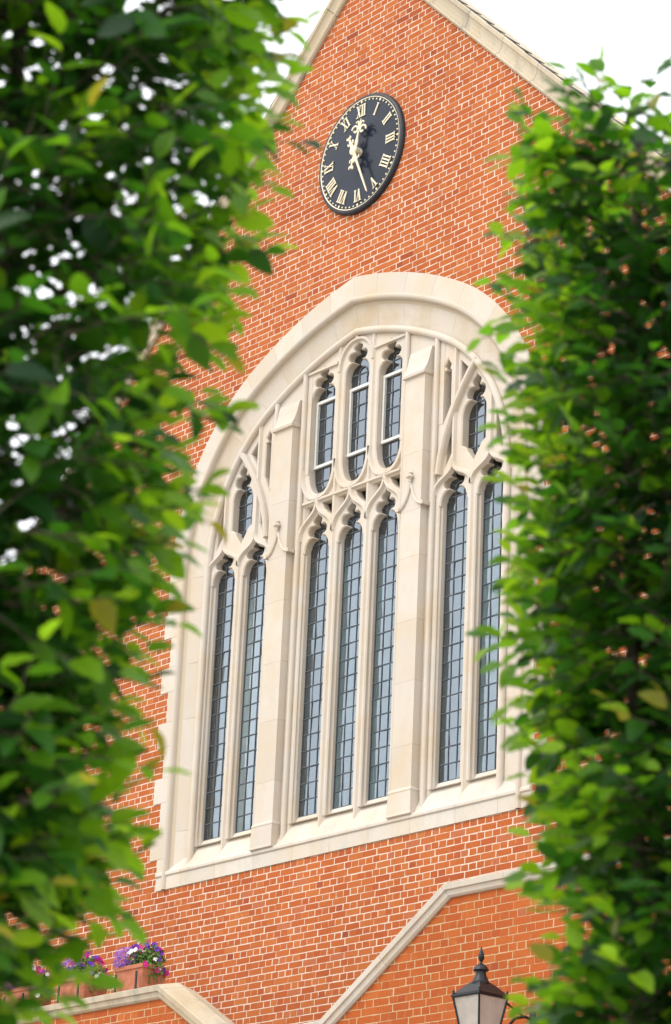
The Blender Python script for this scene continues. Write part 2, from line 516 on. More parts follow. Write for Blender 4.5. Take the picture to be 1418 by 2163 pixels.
# mortar bed of the gable wall with the window opening left free
wall_out = [(-HALF, GROUND), (HALF, GROUND), (HALF, gable_z(HALF)), (GX, GZ), (-HALF, gable_z(-HALF))]
open_poly = [(x * 0.985, z) for x, z in arch_full(R_EX - 0.13, ZA_EX - 0.13, -0.45)]
plate('mortar_wall', wall_out, [open_poly], 0.0010, 0.36, 0.0, M['mortar'], hall)

def in_wall(x, z, w):
    inside_open = (np.abs(x) < 3.09) & (z > -0.53) & (z < AZ)
    # stone of the arch: shrink by half a brick so the bricks run in under it
    dx = np.abs(x) - AC
    rr = np.hypot(dx, z - AZ)
    arch_in = (z >= AZ) & (z < outer_z(np.abs(x) + 0.03) - 0.075) & (np.abs(x) < AC + R_EX - 0.07)
    top = z < gable_z(x) + 0.10
    return (~inside_open) & (~arch_in) & top & (np.abs(x) < HALF - 0.05)
row0 = -0.54
n_up = int((GZ + 0.2 - row0) / COURSE); n_up += n_up % 2
brickwork(hall, in_wall, -HALF, HALF, row0 + n_up * COURSE, GROUND, COURSE, -0.370, 0.0, M['brick'], True,
          tone_fn=lambda b: (b[:, 1] < -0.5) * 1.0)

# side and rear walls, roof
mb = MB()
mb.box(-HALF, -HALF + 0.3, 0.362, 14, GROUND, 3.4); mb.box(HALF - 0.3, HALF, 0.362, 14, GROUND, 3.4)
mb.box(-HALF + 0.302, HALF - 0.302, 13.7, 14, GROUND, 3.4)
mb.build('side_wall', M['side_brick'], hall)
roof = MB()
for d in (-1, 1):                                # low roof behind the gable parapet
    pr = [(0, 6.5), (d * 7.3, 3.2), (d * 7.3, 3.05), (0, 6.35)]
    roof.loft([[(x, 0.37, z) for x, z in pr], [(x, 14.2, z) for x, z in pr]])
roof_o = roof.build('roof', M['slate'], hall)
ang = math.atan(GS)
sl = MB(); sl.box(-0.165, 0.165, -0.02, 0.05, -0.005, 0.005)
sl0 = None
for s in (-1, 1):
    for k in range(33):
        d = 0.18 + k * 0.30                       # distance down the slope
        x = GX + s * d * math.cos(ang); z = GZ + 0.356 - d * math.sin(ang)
        pos = (x, -0.035 + rng.normal(0, 0.012), z)
        if sl0 is None:
            sl0 = sl.build('slate', M['slate'], hall); o = sl0; o.location = Vector(pos) - ORIG[hall.name]
        else:
            o = link('slate', sl0.data, hall, pos)
        o.rotation_euler = (0, s * (ang - 0.06), 0)

# gable coping, stone by stone
def coping_run(s):
    L = 10.4; n = 13
    prof = [(0.00, 0.01), (0.00, -0.030), (0.022, -0.052), (0.042, -0.046), (0.050, -0.022), (0.085, -0.020), (0.135, -0.028), (0.175, -0.045),
            (0.195, -0.066), (0.235, -0.070), (0.248, -0.060), (0.248, 0.30), (0.00, 0.30)]
    for k in range(n):
        a = 0 if k == 0 else k * L / n + 0.0035; b = (k + 1) * L / n - 0.0035
        pa = (GX + s * a * math.cos(ang), GZ - a * math.sin(ang)); pb = (GX + s * b * math.cos(ang), GZ - b * math.sin(ang))
        rings = []
        for q, (px_, pz_) in enumerate((pa, pb)):
            ring = []
            for o_, y in prof:
                if k == 0 and q == 0: ring.append((GX, y, GZ + o_ / math.cos(ang)))
                else: ring.append((px_ + s * o_ * math.sin(ang), y, pz_ + o_ * math.cos(ang)))
            rings.append(ring)
        mb = MB(); mb.loft(rings); mb.build('coping_stone', M['coping'], hall)
coping_run(-1); coping_run(1)
for s in (-1, 1):
    mb = MB(); mb.box(*sorted((s * 6.75, s * 7.45)), -0.10, 0.5, 2.85, 3.55); mb.build('kneeler_stone', M['coping'], hall)

# ---- arch ring: voussoirs, splay stones, mouldings
ex = arch_full(R_EX, ZA_EX, -0.54); ro = arch_full(R_RO, ZA_RO, -0.54); inn = arch_full(R_IN, ZA_IN, -0.54)
N = len(ex)
def seg_strip(i0, i1, curves, name, mat, gap=0.0012):
    """stones between stations i0..i1: curves = [(points, y), ...] from outside in, closed at the back"""
    mb = MB(); rings = []
    idx = list(range(i0, i1 + 1))
    for q, i in enumerate(idx):
        ring = []
        for c, y in curves:
            p = np.array(c[i], float)
            if q == 0: d = np.array(c[i + 1], float) - p; p = p + d / np.hypot(*d) * gap
            if q == len(idx) - 1: d = np.array(c[i - 1], float) - p; p = p + d / np.hypot(*d) * gap
            ring.append((p[0], y, p[1]))
        rings.append(ring)
    mb.loft(rings)
    return mb.build(name, mat, hall)
foot_n = 6
mid = N // 2
# voussoirs of the arch (above the springing) on both sides
cuts_r = [foot_n, foot_n + 7, foot_n + 13, foot_n + 19, foot_n + 25, foot_n + 30, foot_n + 35, foot_n + 40, mid]
cuts = cuts_r + [N - 1 - c for c in cuts_r[-2::-1]]
lerp = lambda A, B, t: [((1 - t) * a[0] + t * b[0], (1 - t) * a[1] + t * b[1]) for a, b in zip(A, B)]
r_a = lerp(ro, ex, 0.06)
sp_y = lambda t: 0.004 + 0.090 * (t ** 0.8)
sp = [lerp(ro, inn, t) for t in (0.02, 0.2, 0.4, 0.6, 0.8, 0.98)]
for a, b in zip(cuts[:-1], cuts[1:]):
    seg_strip(a, b, [(ex, -0.012), (r_a, -0.014), (r_a, 0.2), (ex, 0.2)], 'voussoir', M['stone'])
    seg_strip(a, b, [(c, sp_y(t)) for c, t in zip(sp, (0.02, 0.2, 0.4, 0.6, 0.8, 0.98))] + [(sp[-1], 0.25), (sp[0], 0.25)], 'splay_stone', M['stone_splay'])
# jamb blocks
zj = -0.54; k = 0
lv = []
while zj < AZ - 0.15:
    h = 0.30 if k % 2 else 0.37
    z1 = min(zj + h, AZ)
    if AZ - z1 < 0.15: z1 = AZ
    lv.append((zj, z1)); zj = z1; k += 1
for s in (-1, 1):
    for k, (a, b) in enumerate(lv):
        wide = (3.30 if k % 2 else 3.105) if s > 0 else (3.24 if k % 2 else 3.09)
        if b >= AZ: wide = max(wide, 3.2)
        mb = MB(); x0, x1 = sorted((s * 2.947, s * wide))
        mb.box(x0, x1, -0.012, 0.2, a + 0.0015, b - 0.0015); mb.build('jamb_stone', M['stone'], hall)
    for a, b in zip(range(0, len(lv), 2), range(2, len(lv) + 2, 2)):
        za_ = max(lv[a][0], -0.33); zb_ = lv[min(b, len(lv)) - 1][1]
        ring = [(s * (2.93 + (2.56 - 2.93) * t_), sp_y(t_)) for t_ in (0.02, 0.2, 0.4, 0.6, 0.8, 0.98)] + [(s * 2.567, 0.25), (s * 2.923, 0.25)]
        mb = MB(); mb.loft([[(x, y, za_ + 0.0015) for x, y in ring], [(x, y, zb_ - 0.0015) for x, y in ring]])
        mb.build('splay_stone', M['stone'], hall)
# backing so the joints are filled, not open
bk = MB()
pr = [(ex, 0.004), (ro, 0.006), (lerp(ro, inn, 0.5), 0.062), (inn, 0.105), (inn, 0.24), (ex, 0.24)]
bk.loft([[(c[i][0], y, c[i][1]) for c, y in pr] for i in range(foot_n, N - foot_n)])
for s in (-1, 1):
    pj = [(3.08, 0.004), (2.93, 0.006), (2.74, 0.062), (2.56, 0.105), (2.56, 0.24), (3.08, 0.24)]
    bk.loft([[(s * x, y, -0.5) for x, y in pj], [(s * x, y, AZ) for x, y in pj]])
bk.build('joint_mortar', M['joint'], hall)

def circ(r, y, k=10, sx=1.0): return [(r * sx * math.cos(2 * math.pi * j / k), y + r * math.sin(2 * math.pi * j / k)) for j in range(k)]
mb = MB()
mb.sweep(ro, [(0.040, 0.03), (0.040, -0.012), (0.030, -0.034), (0.012, -0.046), (-0.012, -0.044), (-0.028, -0.026), (-0.030, 0.03)])
mb.build('hood_moulding', M['stone'], hall, True)
in_roll = arch_full(R_IN + 0.002, ZA_IN + 0.002, -0.31)
mb = MB(); mb.sweep(in_roll, circ(0.043, 0.068, 12)); mb.build('roll_moulding', M['stone'], hall, True)

# ---- sill
prof = [(0.20, 0.0), (0.186, 0.0), (0.176, -0.012), (0.13, -0.085), (0.07, -0.20), (0.02, -0.300), (0.006, -0.322), (-0.016, -0.330), (-0.030, -0.348), (-0.030, -0.375), (-0.014, -0.392), (-0.014, -0.54), (0.20, -0.54)]
edges = [-3.09, -2.62, -1.99, -1.30, -0.62, 0.0, 0.64, 1.30, 1.99, 2.62, 3.10]
for a, b in zip(edges[:-1], edges[1:]):
    mb = MB(); mb.loft([[(a + 0.0015, y, z) for y, z in prof], [(b - 0.0015, y, z) for y, z in prof]])
    mb.build('sill_stone', M['stone_sill'], hall)

# ---- tracery
PITCH_L, HW, PB = 0.5852, 0.205, 1.4969
CL = [-PITCH_L, 0.0, PITCH_L]
SR = [PB + HW, PB + HW + PITCH_L]
LIGHTS = [-SR[1], -SR[0]] + CL + SR

def head(c, hw, z0, h, lean=0.0):
    """cusped trefoil head, right springer to left springer"""
    rs = []
    for i in range(9):
        a = math.pi / 2 * i / 8; rs.append((0.44 + 0.56 * math.cos(a), 0.36 * math.sin(a)))
    rs.append((0.38, 0.375))
    for i in range(10):
        a = R(-105) + R(215) * i / 9; rs.append((0.50 + 0.30 * math.cos(a), 0.55 + 0.145 * math.sin(a)))
    rs.append((0.26, 0.70))
    for i in range(7):
        a = R(-70) + R(150) * i / 6; rs.append((0.20 + 0.17 * math.cos(a), 0.815 + 0.085 * math.sin(a)))
    rs += [(0.10, 0.94), (0.0, 1.0)]
    right = [(c + hw * x + lean * z, z0 + h * z) for x, z in rs]
    left = [(c - hw * x + lean * z, z0 + h * z) for x, z in rs[:-1]][::-1]
    return right + left

HWW = 0.220
def light_hole(c): return [(c - HWW, -0.075), (c + HWW, -0.075), (c + HWW, 3.035)] + head(c, HW, 3.045, 0.43) + [(c - HWW, 3.035)]
def upper_hole(c, zt):
    b = []
    for i in range(9):                                    # pointed bottom, left side down to the point and up again
        a = math.pi / 2 * i / 8
        b.append((c - HW * math.cos(a) ** 0.8 if i < 8 else c, 4.06 - 0.335 * math.sin(a)))
    bot = b + [(2 * c - x, z) for x, z in b[-2::-1]]
    return bot + head(c, HW, zt - 0.38, 0.38)
def follow(x0, x1, n=14, d=0.0): return [(x0 + (x1 - x0) * i / n, inner_z(x0 + (x1 - x0) * i / n) + d) for i in range(n + 1)]

holes_c = [light_hole(c) for c in CL] + [upper_hole(c, min(inner_z(abs(c) + 0.08) - 0.085, 5.42)) for c in CL]
for c in CL:
    for s in (-1, 1):
        holes_c.append([(c + s * 0.060, 3.600), (c + s * 0.255, 3.600), (c + s * 0.255, 3.40), (c + s * 0.17, 3.455), (c + s * 0.10, 3.52)])
PL0, PL1 = 0.088, 0.190
plate('tracery', [(-0.92, -0.08), (0.92, -0.08), (0.92, inner_z(0.92) + 0.02)] + follow(0.88, -0.88) + [(-0.92, inner_z(0.92) + 0.02)], holes_c, PL0, PL1, 0.013, M['stone'], hall)

def side_holes(s):
    hs_ = [light_hole(c) for c in SR]
    cx = (SR[0] + SR[1]) / 2
    hd = head(cx, 0.185, 3.98, 0.46, 0.03)
    hs_.append([(cx - 0.185, 3.66), (cx - 0.12, 3.625), (cx - 0.09, 3.57), (cx, 3.45), (cx + 0.09, 3.57), (cx + 0.12, 3.625), (cx + 0.185, 3.66)] + hd)
    hs_.append([(1.500, 3.99), (1.605, 4.19), (1.605, 4.60), (1.575, 4.62), (1.60, 4.67), (1.55, 4.74), (1.50, 4.67), (1.53, 4.62), (1.50, 4.60)])
    hs_.append([(1.765, 4.38), (1.885, 4.545), (1.765, 4.66)])
    hs_.append([(1.555, 3.47), (1.64, 3.62), (1.64, 3.96), (1.565, 3.80)])
    hs_.append([(2.345, 3.62), (2.45, 3.47), (2.45, 3.72), (2.355, 4.0)])
    out = [(1.40, -0.08), (2.62, -0.08), (2.62, 3.2)] + [(x + 0.03, z + 0.01) for x, z in IN_H if x > 1.45] + [(1.40, inner_z(1.40) + 0.02)]
    if s < 0:
        hs_ = [[(-x, z) for x, z in h][::-1] for h in hs_]; out = [(-x, z) for x, z in out][::-1]
    return out, hs_
for s in (1, -1):
    out, hs_ = side_holes(s)
    plate('tracery', out, hs_, PL0, PL1, 0.013, M['stone'], hall)

def rib(y): return [(-0.0875, 0.195), (-0.0875, 0.150), (-0.020, y + 0.008), (-0.014, y), (0.014, y), (0.020, y + 0.008), (0.0875, 0.150), (0.0875, 0.195)]
def thin(y, w=0.05): return [(-w * 0.72, 0.100), (-0.017, y + 0.008), (-0.013, y), (0.013, y), (0.017, y + 0.008), (w * 0.72, 0.100)]
def mullion(x, z0, z1):
    zz = [z0] + [z for z in (0.78, 1.62, 2.44, 3.26, 4.05, 4.82) if z0 + 0.3 < z < z1 - 0.15] + [z1]
    for a, b in zip(zz[:-1], zz[1:]):
        mb = MB(); mb.sweep([(x, a + 0.0008), (x, b - 0.0008)], rib(0.066)); mb.build('mullion', M['stone'], hall)
for x in (-PITCH_L / 2, PITCH_L / 2): mullion(x, -0.27, inner_z(x) - 0.02)
XM = (SR[0] + SR[1]) / 2
for s in (-1, 1): mullion(s * XM, -0.27, 3.26)

def ogee(c, z_sp, z_ap, s, w=PITCH_L / 2):
    """half ogee from springing at the mullion to the point over the light"""
    h = z_ap - z_sp; pts = []
    for P in (((w, 0), (w, .30 * h), (.78 * w, .41 * h), (.5 * w, .53 * h)), ((.5 * w, .53 * h), (.22 * w, .65 * h), (.04 * w, .72 * h), (0, h))):
        for i in range(8):
            t_ = i / 7; u_ = 1 - t_
            x, z = (sum(k * p[q] for k, p in zip((u_ ** 3, 3 * u_ * u_ * t_, 3 * u_ * t_ * t_, t_ ** 3), P)) for q in (0, 1))
            if not pts or abs(x - pts[-1][2]) + abs(z - pts[-1][3]) > 1e-6: pts.append((c + s * x, z_sp + z, x, z))
    return [(p[0], p[1]) for p in pts]
def add_rib(path, y, w=0.05, name='tracery_rib'):
    mb = MB(); mb.sweep(path, thin(y, w)); return mb.build(name, M['stone'], hall)
for q, c in enumerate(CL):
    og = ogee(c, 3.20, 3.635, 1)
    add_rib(og + [(2 * c - x, z) for x, z in og[-2::-1]], 0.050)
    # lower edge of the upper light
    lo_ = [(c + (PITCH_L / 2) * math.cos(a) ** 0.75, 4.06 - 0.40 * math.sin(a)) for a in np.linspace(0, math.pi / 2 - 0.02, 9)] + [(c, 3.655)]
    add_rib(lo_ + [(2 * c - x, z) for x, z in lo_[-2::-1]], 0.053)
    zt = min(inner_z(abs(c) + 0.08), 5.5)
    if c == 0:                                    # arched head of the middle upper light
        hp = [(c + (PITCH_L / 2) * math.cos(a) ** 0.9, zt - 0.38 + 0.33 * math.sin(a)) for a in np.linspace(0, math.pi / 2 - 0.02, 8)] + [(c, zt - 0.03)]
        add_rib(hp + [(-x, z) for x, z in hp[-2::-1]], 0.056)
    else: add_rib([(c - 0.26, inner_z(abs(c) + 0.26) - 0.055), (c + 0.26, inner_z(abs(c) + 0.26) - 0.055)], 0.060, 0.03)
add_rib([(-0.84, 3.640), (0.84, 3.640)], 0.058, 0.045, 'transom')
for s in (-1, 1):
    for q, c in enumerate(SR):
        og = ogee(c, 3.18, 3.50, 1); og = og + [(2 * c - x, z) for x, z in og[-2::-1]]
        add_rib([(s * x, z) for x, z in og], 0.050)
    add_rib([(s * SR[0], 3.47), (s * SR[0], inner_z(SR[0]) - 0.02)], 0.055, 0.05)
    add_rib([(s * SR[1], 3.47), (s * SR[1], inner_z(SR[1]) - 0.02)], 0.055, 0.05)
    cb = [(2.05, 4.605), (1.94, 4.475), (1.83, 4.325), (1.73, 4.165), (1.64, 3.99), (1.56, 3.80), (1.505, 3.60), (1.475, 3.40)]
    mb = MB(); mb.sweep([(s * x, z) for x, z in cb], [(-0.045, 0.10), (-0.034, 0.045), (-0.018, 0.026), (0.018, 0.026), (0.034, 0.045), (0.045, 0.10)])
    mb.build('curved_rib', M['stone'], hall)
    # chamfered edge beside the jamb
    jc = [(2.492, 0.195), (2.492, 0.150), (2.530, 0.100), (2.580, 0.082), (2.580, 0.195)]
    mb = MB(); mb.loft([[(s * x, y, z) for x, y in jc] for z in (-0.12, 3.10)]); mb.build('jamb_edge', M['stone'], hall)

# ---- piers between the light groups
PX = (HW + PITCH_L + PB) / 2
for s in (-1, 1):
    cx = s * PX
    plan = [(-0.355, 0.19), (-0.352, 0.135), (-0.315, 0.094), (-0.22, 0.084), (-0.172, 0.078), (-0.160, -0.022), (0.160, -0.022), (0.172, 0.078), (0.22, 0.084), (0.315, 0.094), (0.352, 0.135), (0.355, 0.19)]
    pz = [-0.28, 0.42, 1.12, 1.80, 2.52, 3.05, 3.72, 4.63]; pier = None
    for a, b in zip(pz[:-1], pz[1:]):
        mb = MB(); mb.loft([[(cx + x, y, z) for x, y in plan] for z in (a + 0.0009, b - 0.0009)])
        if pier is None: pier = mb.build('pier', M['stone'], hall)
        else: mb.build('pier_stone', M['stone'], pier)
    x0, x1 = cx - 0.355, cx + 0.355
    plate('panel', [(x0, 4.0), (x1, 4.0)] + follow(x1, x0, 10, 0.02), [], 0.084, 0.19, 0.0, M['stone'], pier)
    for d in (-1, 1):
        xr = cx + d * 0.252
        mb = MB(); mb.sweep([(xr, -0.31), (xr, inner_z(xr) + 0.01)], circ(0.034, 0.070, 10)); mb.build('shaft', M['stone'], pier, True)
    # base block with splayed top and undercut foot
    pl = lambda w, y: [(cx - w, 0.15), (cx - w, y), (cx + w, y), (cx + w, 0.15)]
    mb = MB(); mb.loft([[(x, y, z) for x, y in pl(w, yy)] for w, yy, z in ((0.178, -0.030, -0.345), (0.192, -0.052, -0.330), (0.188, -0.048, -0.30), (0.178, -0.042, -0.085), (0.182, -0.046, -0.075), (0.180, -0.044, -0.060), (0.160, -0.020, -0.035))])
    mb.build('pier_base', M['stone'], pier)
    # cap: drip edge under a hollow weathering
    mb = MB(); mb.loft([[(x, y, z) for x, y in pl(w, yy)] for w, yy, z in ((0.165, -0.020, 4.610), (0.185, -0.054, 4.622), (0.185, -0.058, 4.652), (0.178, -0.046, 4.664), (0.176, -0.010, 4.73), (0.178, 0.018, 4.82), (0.180, 0.034, 4.90), (0.182, 0.054, 4.965))])
    mb.build('pier_cap', M['stone'], pier)
    # little ogee hood and finial on the pier face
    mb = MB()
    for d in (-1, 1):
        path = [(cx + d * 0.200, 3.100), (cx + d * 0.155, 3.100), (cx + d * 0.108, 3.135), (cx + d * 0.066, 3.195), (cx + d * 0.035, 3.26), (cx + d * 0.012, 3.33), (cx, 3.36)]
        mb.sweep(path, [(-0.015, 0.0), (-0.012, -0.042), (0.006, -0.050), (0.012, -0.040), (0.014, 0.0)])
        mb.box(*sorted((cx + d * 0.175, cx + d * 0.218)), -0.050, 0.08, 3.078, 3.120)
    mb.build('hood', M['stone'], pier)
    mb = MB(); mb.lathe([(0.010, 0.0), (0.013, 0.03), (0.022, 0.042), (0.012, 0.055), (0.024, 0.075), (0.034, 0.095), (0.024, 0.115), (0.012, 0.128), (0.022, 0.142), (0.012, 0.158), (0.002, 0.166)], (cx, -0.045, 3.34), 8)
    for q in range(5):
        a = q * 1.25; mb.lathe([(0.001, -0.018), (0.018, -0.008), (0.018, 0.008), (0.001, 0.018)], (cx + 0.032 * math.cos(a), -0.05 + 0.022 * math.sin(a), 3.435), 6)
    mb.build('finial', M['stone'], pier)

# ---- leaded lights
def pane_mesh(w, h):
    mb = MB(); mb.box(-w / 2, w / 2, -0.002, 0.002, -h / 2, h / 2)
    me = bpy.data.meshes.new('pane'); me.from_pydata(mb.v, [], mb.f); me.materials.append(M['glass']); return me
ROW = 0.185
COLS = [(-0.205, -0.066), (-0.066, 0.066), (0.066, 0.205)]
pm = {}
YG = 0.194
for li, c in enumerate(LIGHTS):
    lm = MB()
    for k in range(0, 18):
        lm.box(c - HW - 0.01, c + HW + 0.01, YG - 0.012, YG + 0.006, k * ROW - 0.005, k * ROW + 0.005)
    for q in (-0.2, -0.066, 0.066, 0.2):
        lm.box(c + q - 0.0045, c + q + 0.0045, YG - 0.010, YG + 0.005, -0.01, 17 * ROW + (0.30 if abs(q) < 0.1 else 0.1))
    for (cx, rr) in ((c, 0.066), (c - 0.136, 0.068), (c + 0.136, 0.068)):
        pts = [(cx + rr * math.cos(a), 17 * ROW + 0.09 + rr * math.sin(a)) for a in np.linspace(0, math.pi, 11)]
        lm.sweep(pts, [(-0.0055, YG + 0.005), (-0.0055, YG - 0.011), (0.0055, YG - 0.011), (0.0055, YG + 0.005)])
    light = lm.build('leaded_light', M['lead'], hall)
    single = li >= 2
    jm = MB()
    for k in range(17):
        for a, b in COLS:
            w, h = b - a - 0.008, ROW - 0.008
            pc = (c + (a + b) / 2, YG, (k + 0.5) * ROW)
            rx, rz = rng.normal(0, 0.016), rng.normal(0, 0.020)
            if single:
                key = round(w, 3)
                if key not in pm: pm[key] = pane_mesh(w, h)
                o = link('pane', pm[key], light, pc); o.rotation_euler = (rx, 0, rz)
            else:
                jm.add([(pc[0] + sx * w / 2, pc[1] + sx * w / 2 * rz - sz * h / 2 * rx, pc[2] + sz * h / 2) for sx, sz in ((-1, -1), (1, -1), (1, 1), (-1, 1))], [(0, 1, 2, 3)])   # faces the street
    if not single:
        o = jm.build('pane', M['glass'], light, recalc=False); o['kind'] = 'stuff'
    mb = MB(); mb.box(c - HW - 0.01, c + HW + 0.01, YG - 0.002, YG + 0.002, 17 * ROW + 0.006, 3.56); mb.build('head_pane', M['glass'], light)

# upper lights
for c in CL:
    zt = min(inner_z(abs(c) + 0.08) - 0.085, 5.42) + 0.02
    lm = MB()
    zr = [3.905, 4.095, 4.29, 4.485, 4.68, 4.885, 5.06]
    for z in zr: lm.box(c - HW - 0.01, c + HW + 0.01, YG - 0.012, YG + 0.006, z - 0.0055, z + 0.0055)
    for q in (-0.066, 0.066): lm.box(c + q - 0.005, c + q + 0.005, YG - 0.010, YG + 0.005, 3.90, 5.08)
    for (cx, z0, sg) in ((c, 5.07, 1), (c - 0.136, 5.0, 1), (c + 0.136, 5.0, 1), (c, 3.90, -1)):
        pts = [(cx + 0.066 * math.cos(a), z0 + sg * 0.075 * math.sin(a)) for a in np.linspace(0, math.pi, 11)]
        lm.sweep(pts, [(-0.005, YG + 0.005), (-0.005, YG - 0.011), (0.005, YG - 0.011), (0.005, YG + 0.005)])
    for sg in (-1, 1):
        lm.sweep([(c + sg * 0.03, 3.83), (c + sg * 0.10, 3.72)], [(-0.005, YG + 0.005), (-0.005, YG - 0.011), (0.005, YG - 0.011), (0.005, YG + 0.005)])
    light = lm.build('leaded_light', M['lead'], hall)
    fm = MB()
    x0, x1, z0, z1 = c - 0.195, c + 0.195, 4.095, 4.885
    for b_ in ((x0, x0 + 0.030, z0 + 0.016, z1 - 0.016), (x1 - 0.030, x1, z0 + 0.016, z1 - 0.016), (x0 - 0.004, x1, z0 - 0.018, z0 + 0.016), (x0 - 0.004, x1, z1 - 0.016, z1 + 0.018)):
        fm.box(b_[0], b_[1], 0.155, 0.188, b_[2], b_[3])
    fm.build('casement_frame', M['frame'], light)
    for r_ in range(2, 6):
        z0, z1 = zr[r_ - 1], zr[r_]
        for a, b in COLS:
            key = (round(b - a - 0.008, 3), round(z1 - z0, 3))
            if key not in pm: pm[key] = pane_mesh(b - a - 0.008, z1 - z0 - 0.008)
            o = link('pane', pm[key], light, (c + (a + b) / 2, YG, (z0 + z1) / 2)); o.rotation_euler = (rng.normal(0, 0.010), 0, rng.normal(0, 0.012))
    for za_, zb_ in ((3.60, 4.09), (4.89, zt)):
        mb = MB(); mb.box(c - HW - 0.01, c + HW + 0.01, YG - 0.002, YG + 0.002, za_, zb_); mb.build('head_pane', M['glass'], light)
# side upper lights
for s in (-1, 1):
    cx = s * XM; lm = MB()
    for z in (3.64, 3.80, 3.975, 4.15): lm.box(cx - 0.21, cx + 0.21, YG - 0.012, YG + 0.006, z - 0.0055, z + 0.0055)
    for q in (-0.062, 0.062): lm.box(cx + q - 0.005, cx + q + 0.005, YG - 0.010, YG + 0.005, 3.60, 4.18)
    for (x_, z0, sg) in ((cx, 4.17, 1), (cx - 0.124, 4.10, 1), (cx + 0.124, 4.10, 1), (cx, 3.62, -1), (cx - 0.124, 3.66, -1), (cx + 0.124, 3.66, -1)):
        pts = [(x_ + 0.062 * math.cos(a), z0 + sg * 0.075 * math.sin(a)) for a in np.linspace(0, math.pi, 11)]
        lm.sweep(pts, [(-0.005, YG + 0.005), (-0.005, YG - 0.011), (0.005, YG - 0.011), (0.005, YG + 0.005)])
    light = lm.build('leaded_light', M['lead'], hall)
    for z0, z1 in ((3.64, 3.80), (3.80, 3.975), (3.975, 4.15)):
        for a, b in ((-0.19, -0.062), (-0.062, 0.062), (0.062, 0.19)):
            key = (round(b - a - 0.008, 3), round(z1 - z0, 3))
            if key not in pm: pm[key] = pane_mesh(b - a - 0.008, z1 - z0 - 0.008)
            o = link('pane', pm[key], light, (cx + (a + b) / 2, YG, (z0 + z1) / 2)); o.rotation_euler = (rng.normal(0, 0.010), 0, rng.normal(0, 0.012))
    for za_, zb_ in ((3.40, 3.635), (4.155, 4.52)):
        mb = MB(); mb.box(cx - 0.22, cx + 0.22, YG - 0.002, YG + 0.002, za_, zb_); mb.build('head_pane', M['glass'], light)
    for a, b, z0, z1 in ((1.48, 1.63, 3.96, 4.78), (1.74, 1.92, 4.34, 4.70), (1.54, 1.66, 3.44, 3.955), (2.33, 2.48, 3.44, 4.05)):
        mb = MB(); mb.box(*sorted((s * a, s * b)), YG - 0.002, YG + 0.002, z0, z1); mb.build('slit_pane', M['glass'], hall)
for c in CL:
    mb = MB(); mb.box(c - 0.25, c + 0.25, YG + 0.008, YG + 0.012, 3.40, 3.62); mb.build('slit_pane', M['glass'], hall)

# room behind the glass, with net curtains
mb = MB(); X, Y0, Y1, Z0, Z1 = 2.75, 0.37, 4.5, -0.4, 5.75
mb.add([(-X, Y0, Z0), (X, Y0, Z0), (X, Y1, Z0), (-X, Y1, Z0), (-X, Y0, Z1), (X, Y0, Z1), (X, Y1, Z1), (-X, Y1, Z1)],
       [(0, 1, 2, 3), (4, 7, 6, 5), (0, 3, 7, 4), (1, 5, 6, 2), (3, 2, 6, 7)])
mb.build('room', M['dark'], hall, recalc=False)
for xa, xb in ((-2.74, -1.42), (-1.40, 0.95), (0.97, 2.72)):
    mb = MB(); n = int((xb - xa) * 130); row = []
    ph = rng.random() * 6
    for i in range(n + 1):
        x = xa + (xb - xa) * i / n
        y = 0.46 + 0.018 * math.sin(x * 82 + ph) * (0.6 + 0.4 * math.sin(x * 9)) + 0.014 * math.sin(x * 190 + ph * 2)
        row.append((x, y))
    vs = [(x, y, -0.1) for x, y in row] + [(x + 0.004 * math.sin(i), y + 0.01, 3.15) for i, (x, y) in enumerate(row)]
    mb.add(vs, [(i, i + 1, n + 2 + i, n + 1 + i) for i in range(n)])
    mb.build('net_curtain', M['curtain'], hall, True, recalc=False)

# ================================================================== clock
CXC, CZC, CR = 0.042, 7.753, 0.749
clock = thing('wall_clock', 'round black clock with gold Roman numerals on the brick gable', 'clock', (CXC, 0, CZC))
mb = MB(); mb.lathe([(0.0, -0.055), (0.30, -0.053), (0.60, -0.048), (0.705, -0.044), (0.712, -0.02), (0.0, -0.02)], (CXC, 0, CZC), 72, 'y'); mb.build('dial', M['clock_black'], clock, True)
mb = MB(); mb.lathe([(0.698, -0.02), (0.700, -0.050), (0.706, -0.056), (0.722, -0.056), (0.738, -0.048), (CR, -0.030), (CR, 0.01), (0.698, 0.01), (0.698, -0.02)], (CXC, 0, CZC), 72, 'y'); mb.build('rim', M['clock_rim'], clock, True)
mb = MB(); mb.lathe([(0.690, -0.040), (0.690, -0.052), (0.701, -0.056), (0.701, -0.040), (0.690, -0.040)], (CXC, 0, CZC), 72, 'y'); mb.build('gold_ring', M['gilt'], clock)
def radial(pts, ang, y0, y1, mb):
    """2D shape (u across, r outward) at clock angle, extruded off the dial"""
    ca, sa = math.cos(ang), math.sin(ang)
    q = [(CXC + r * sa + u * ca, CZC + r * ca - u * sa) for u, r in pts]
    k = len(q)
    mb.add([(x, y0, z) for x, z in q] + [(x, y1, z) for x, z in q],
           [tuple(range(k))] + [tuple(range(k, 2 * k))[::-1]] + [(i, (i + 1) % k, (i + 1) % k + k, i + k) for i in range(k)])
mb = MB()
for k in range(60):
    a = k * math.pi / 30
    if k % 5 == 0: radial([(0, 0.648), (0.016, 0.668), (0, 0.688), (-0.016, 0.668)], a, -0.056, -0.044, mb)
    else: radial([(0.0105 * math.cos(j * math.pi / 4), 0.667 + 0.0105 * math.sin(j * math.pi / 4)) for j in range(8)], a, -0.056, -0.044, mb)
mt_o = mb.build('minute_track', M['gilt'], clock); mt_o['kind'] = 'stuff'
R0, R1 = 0.470, 0.625
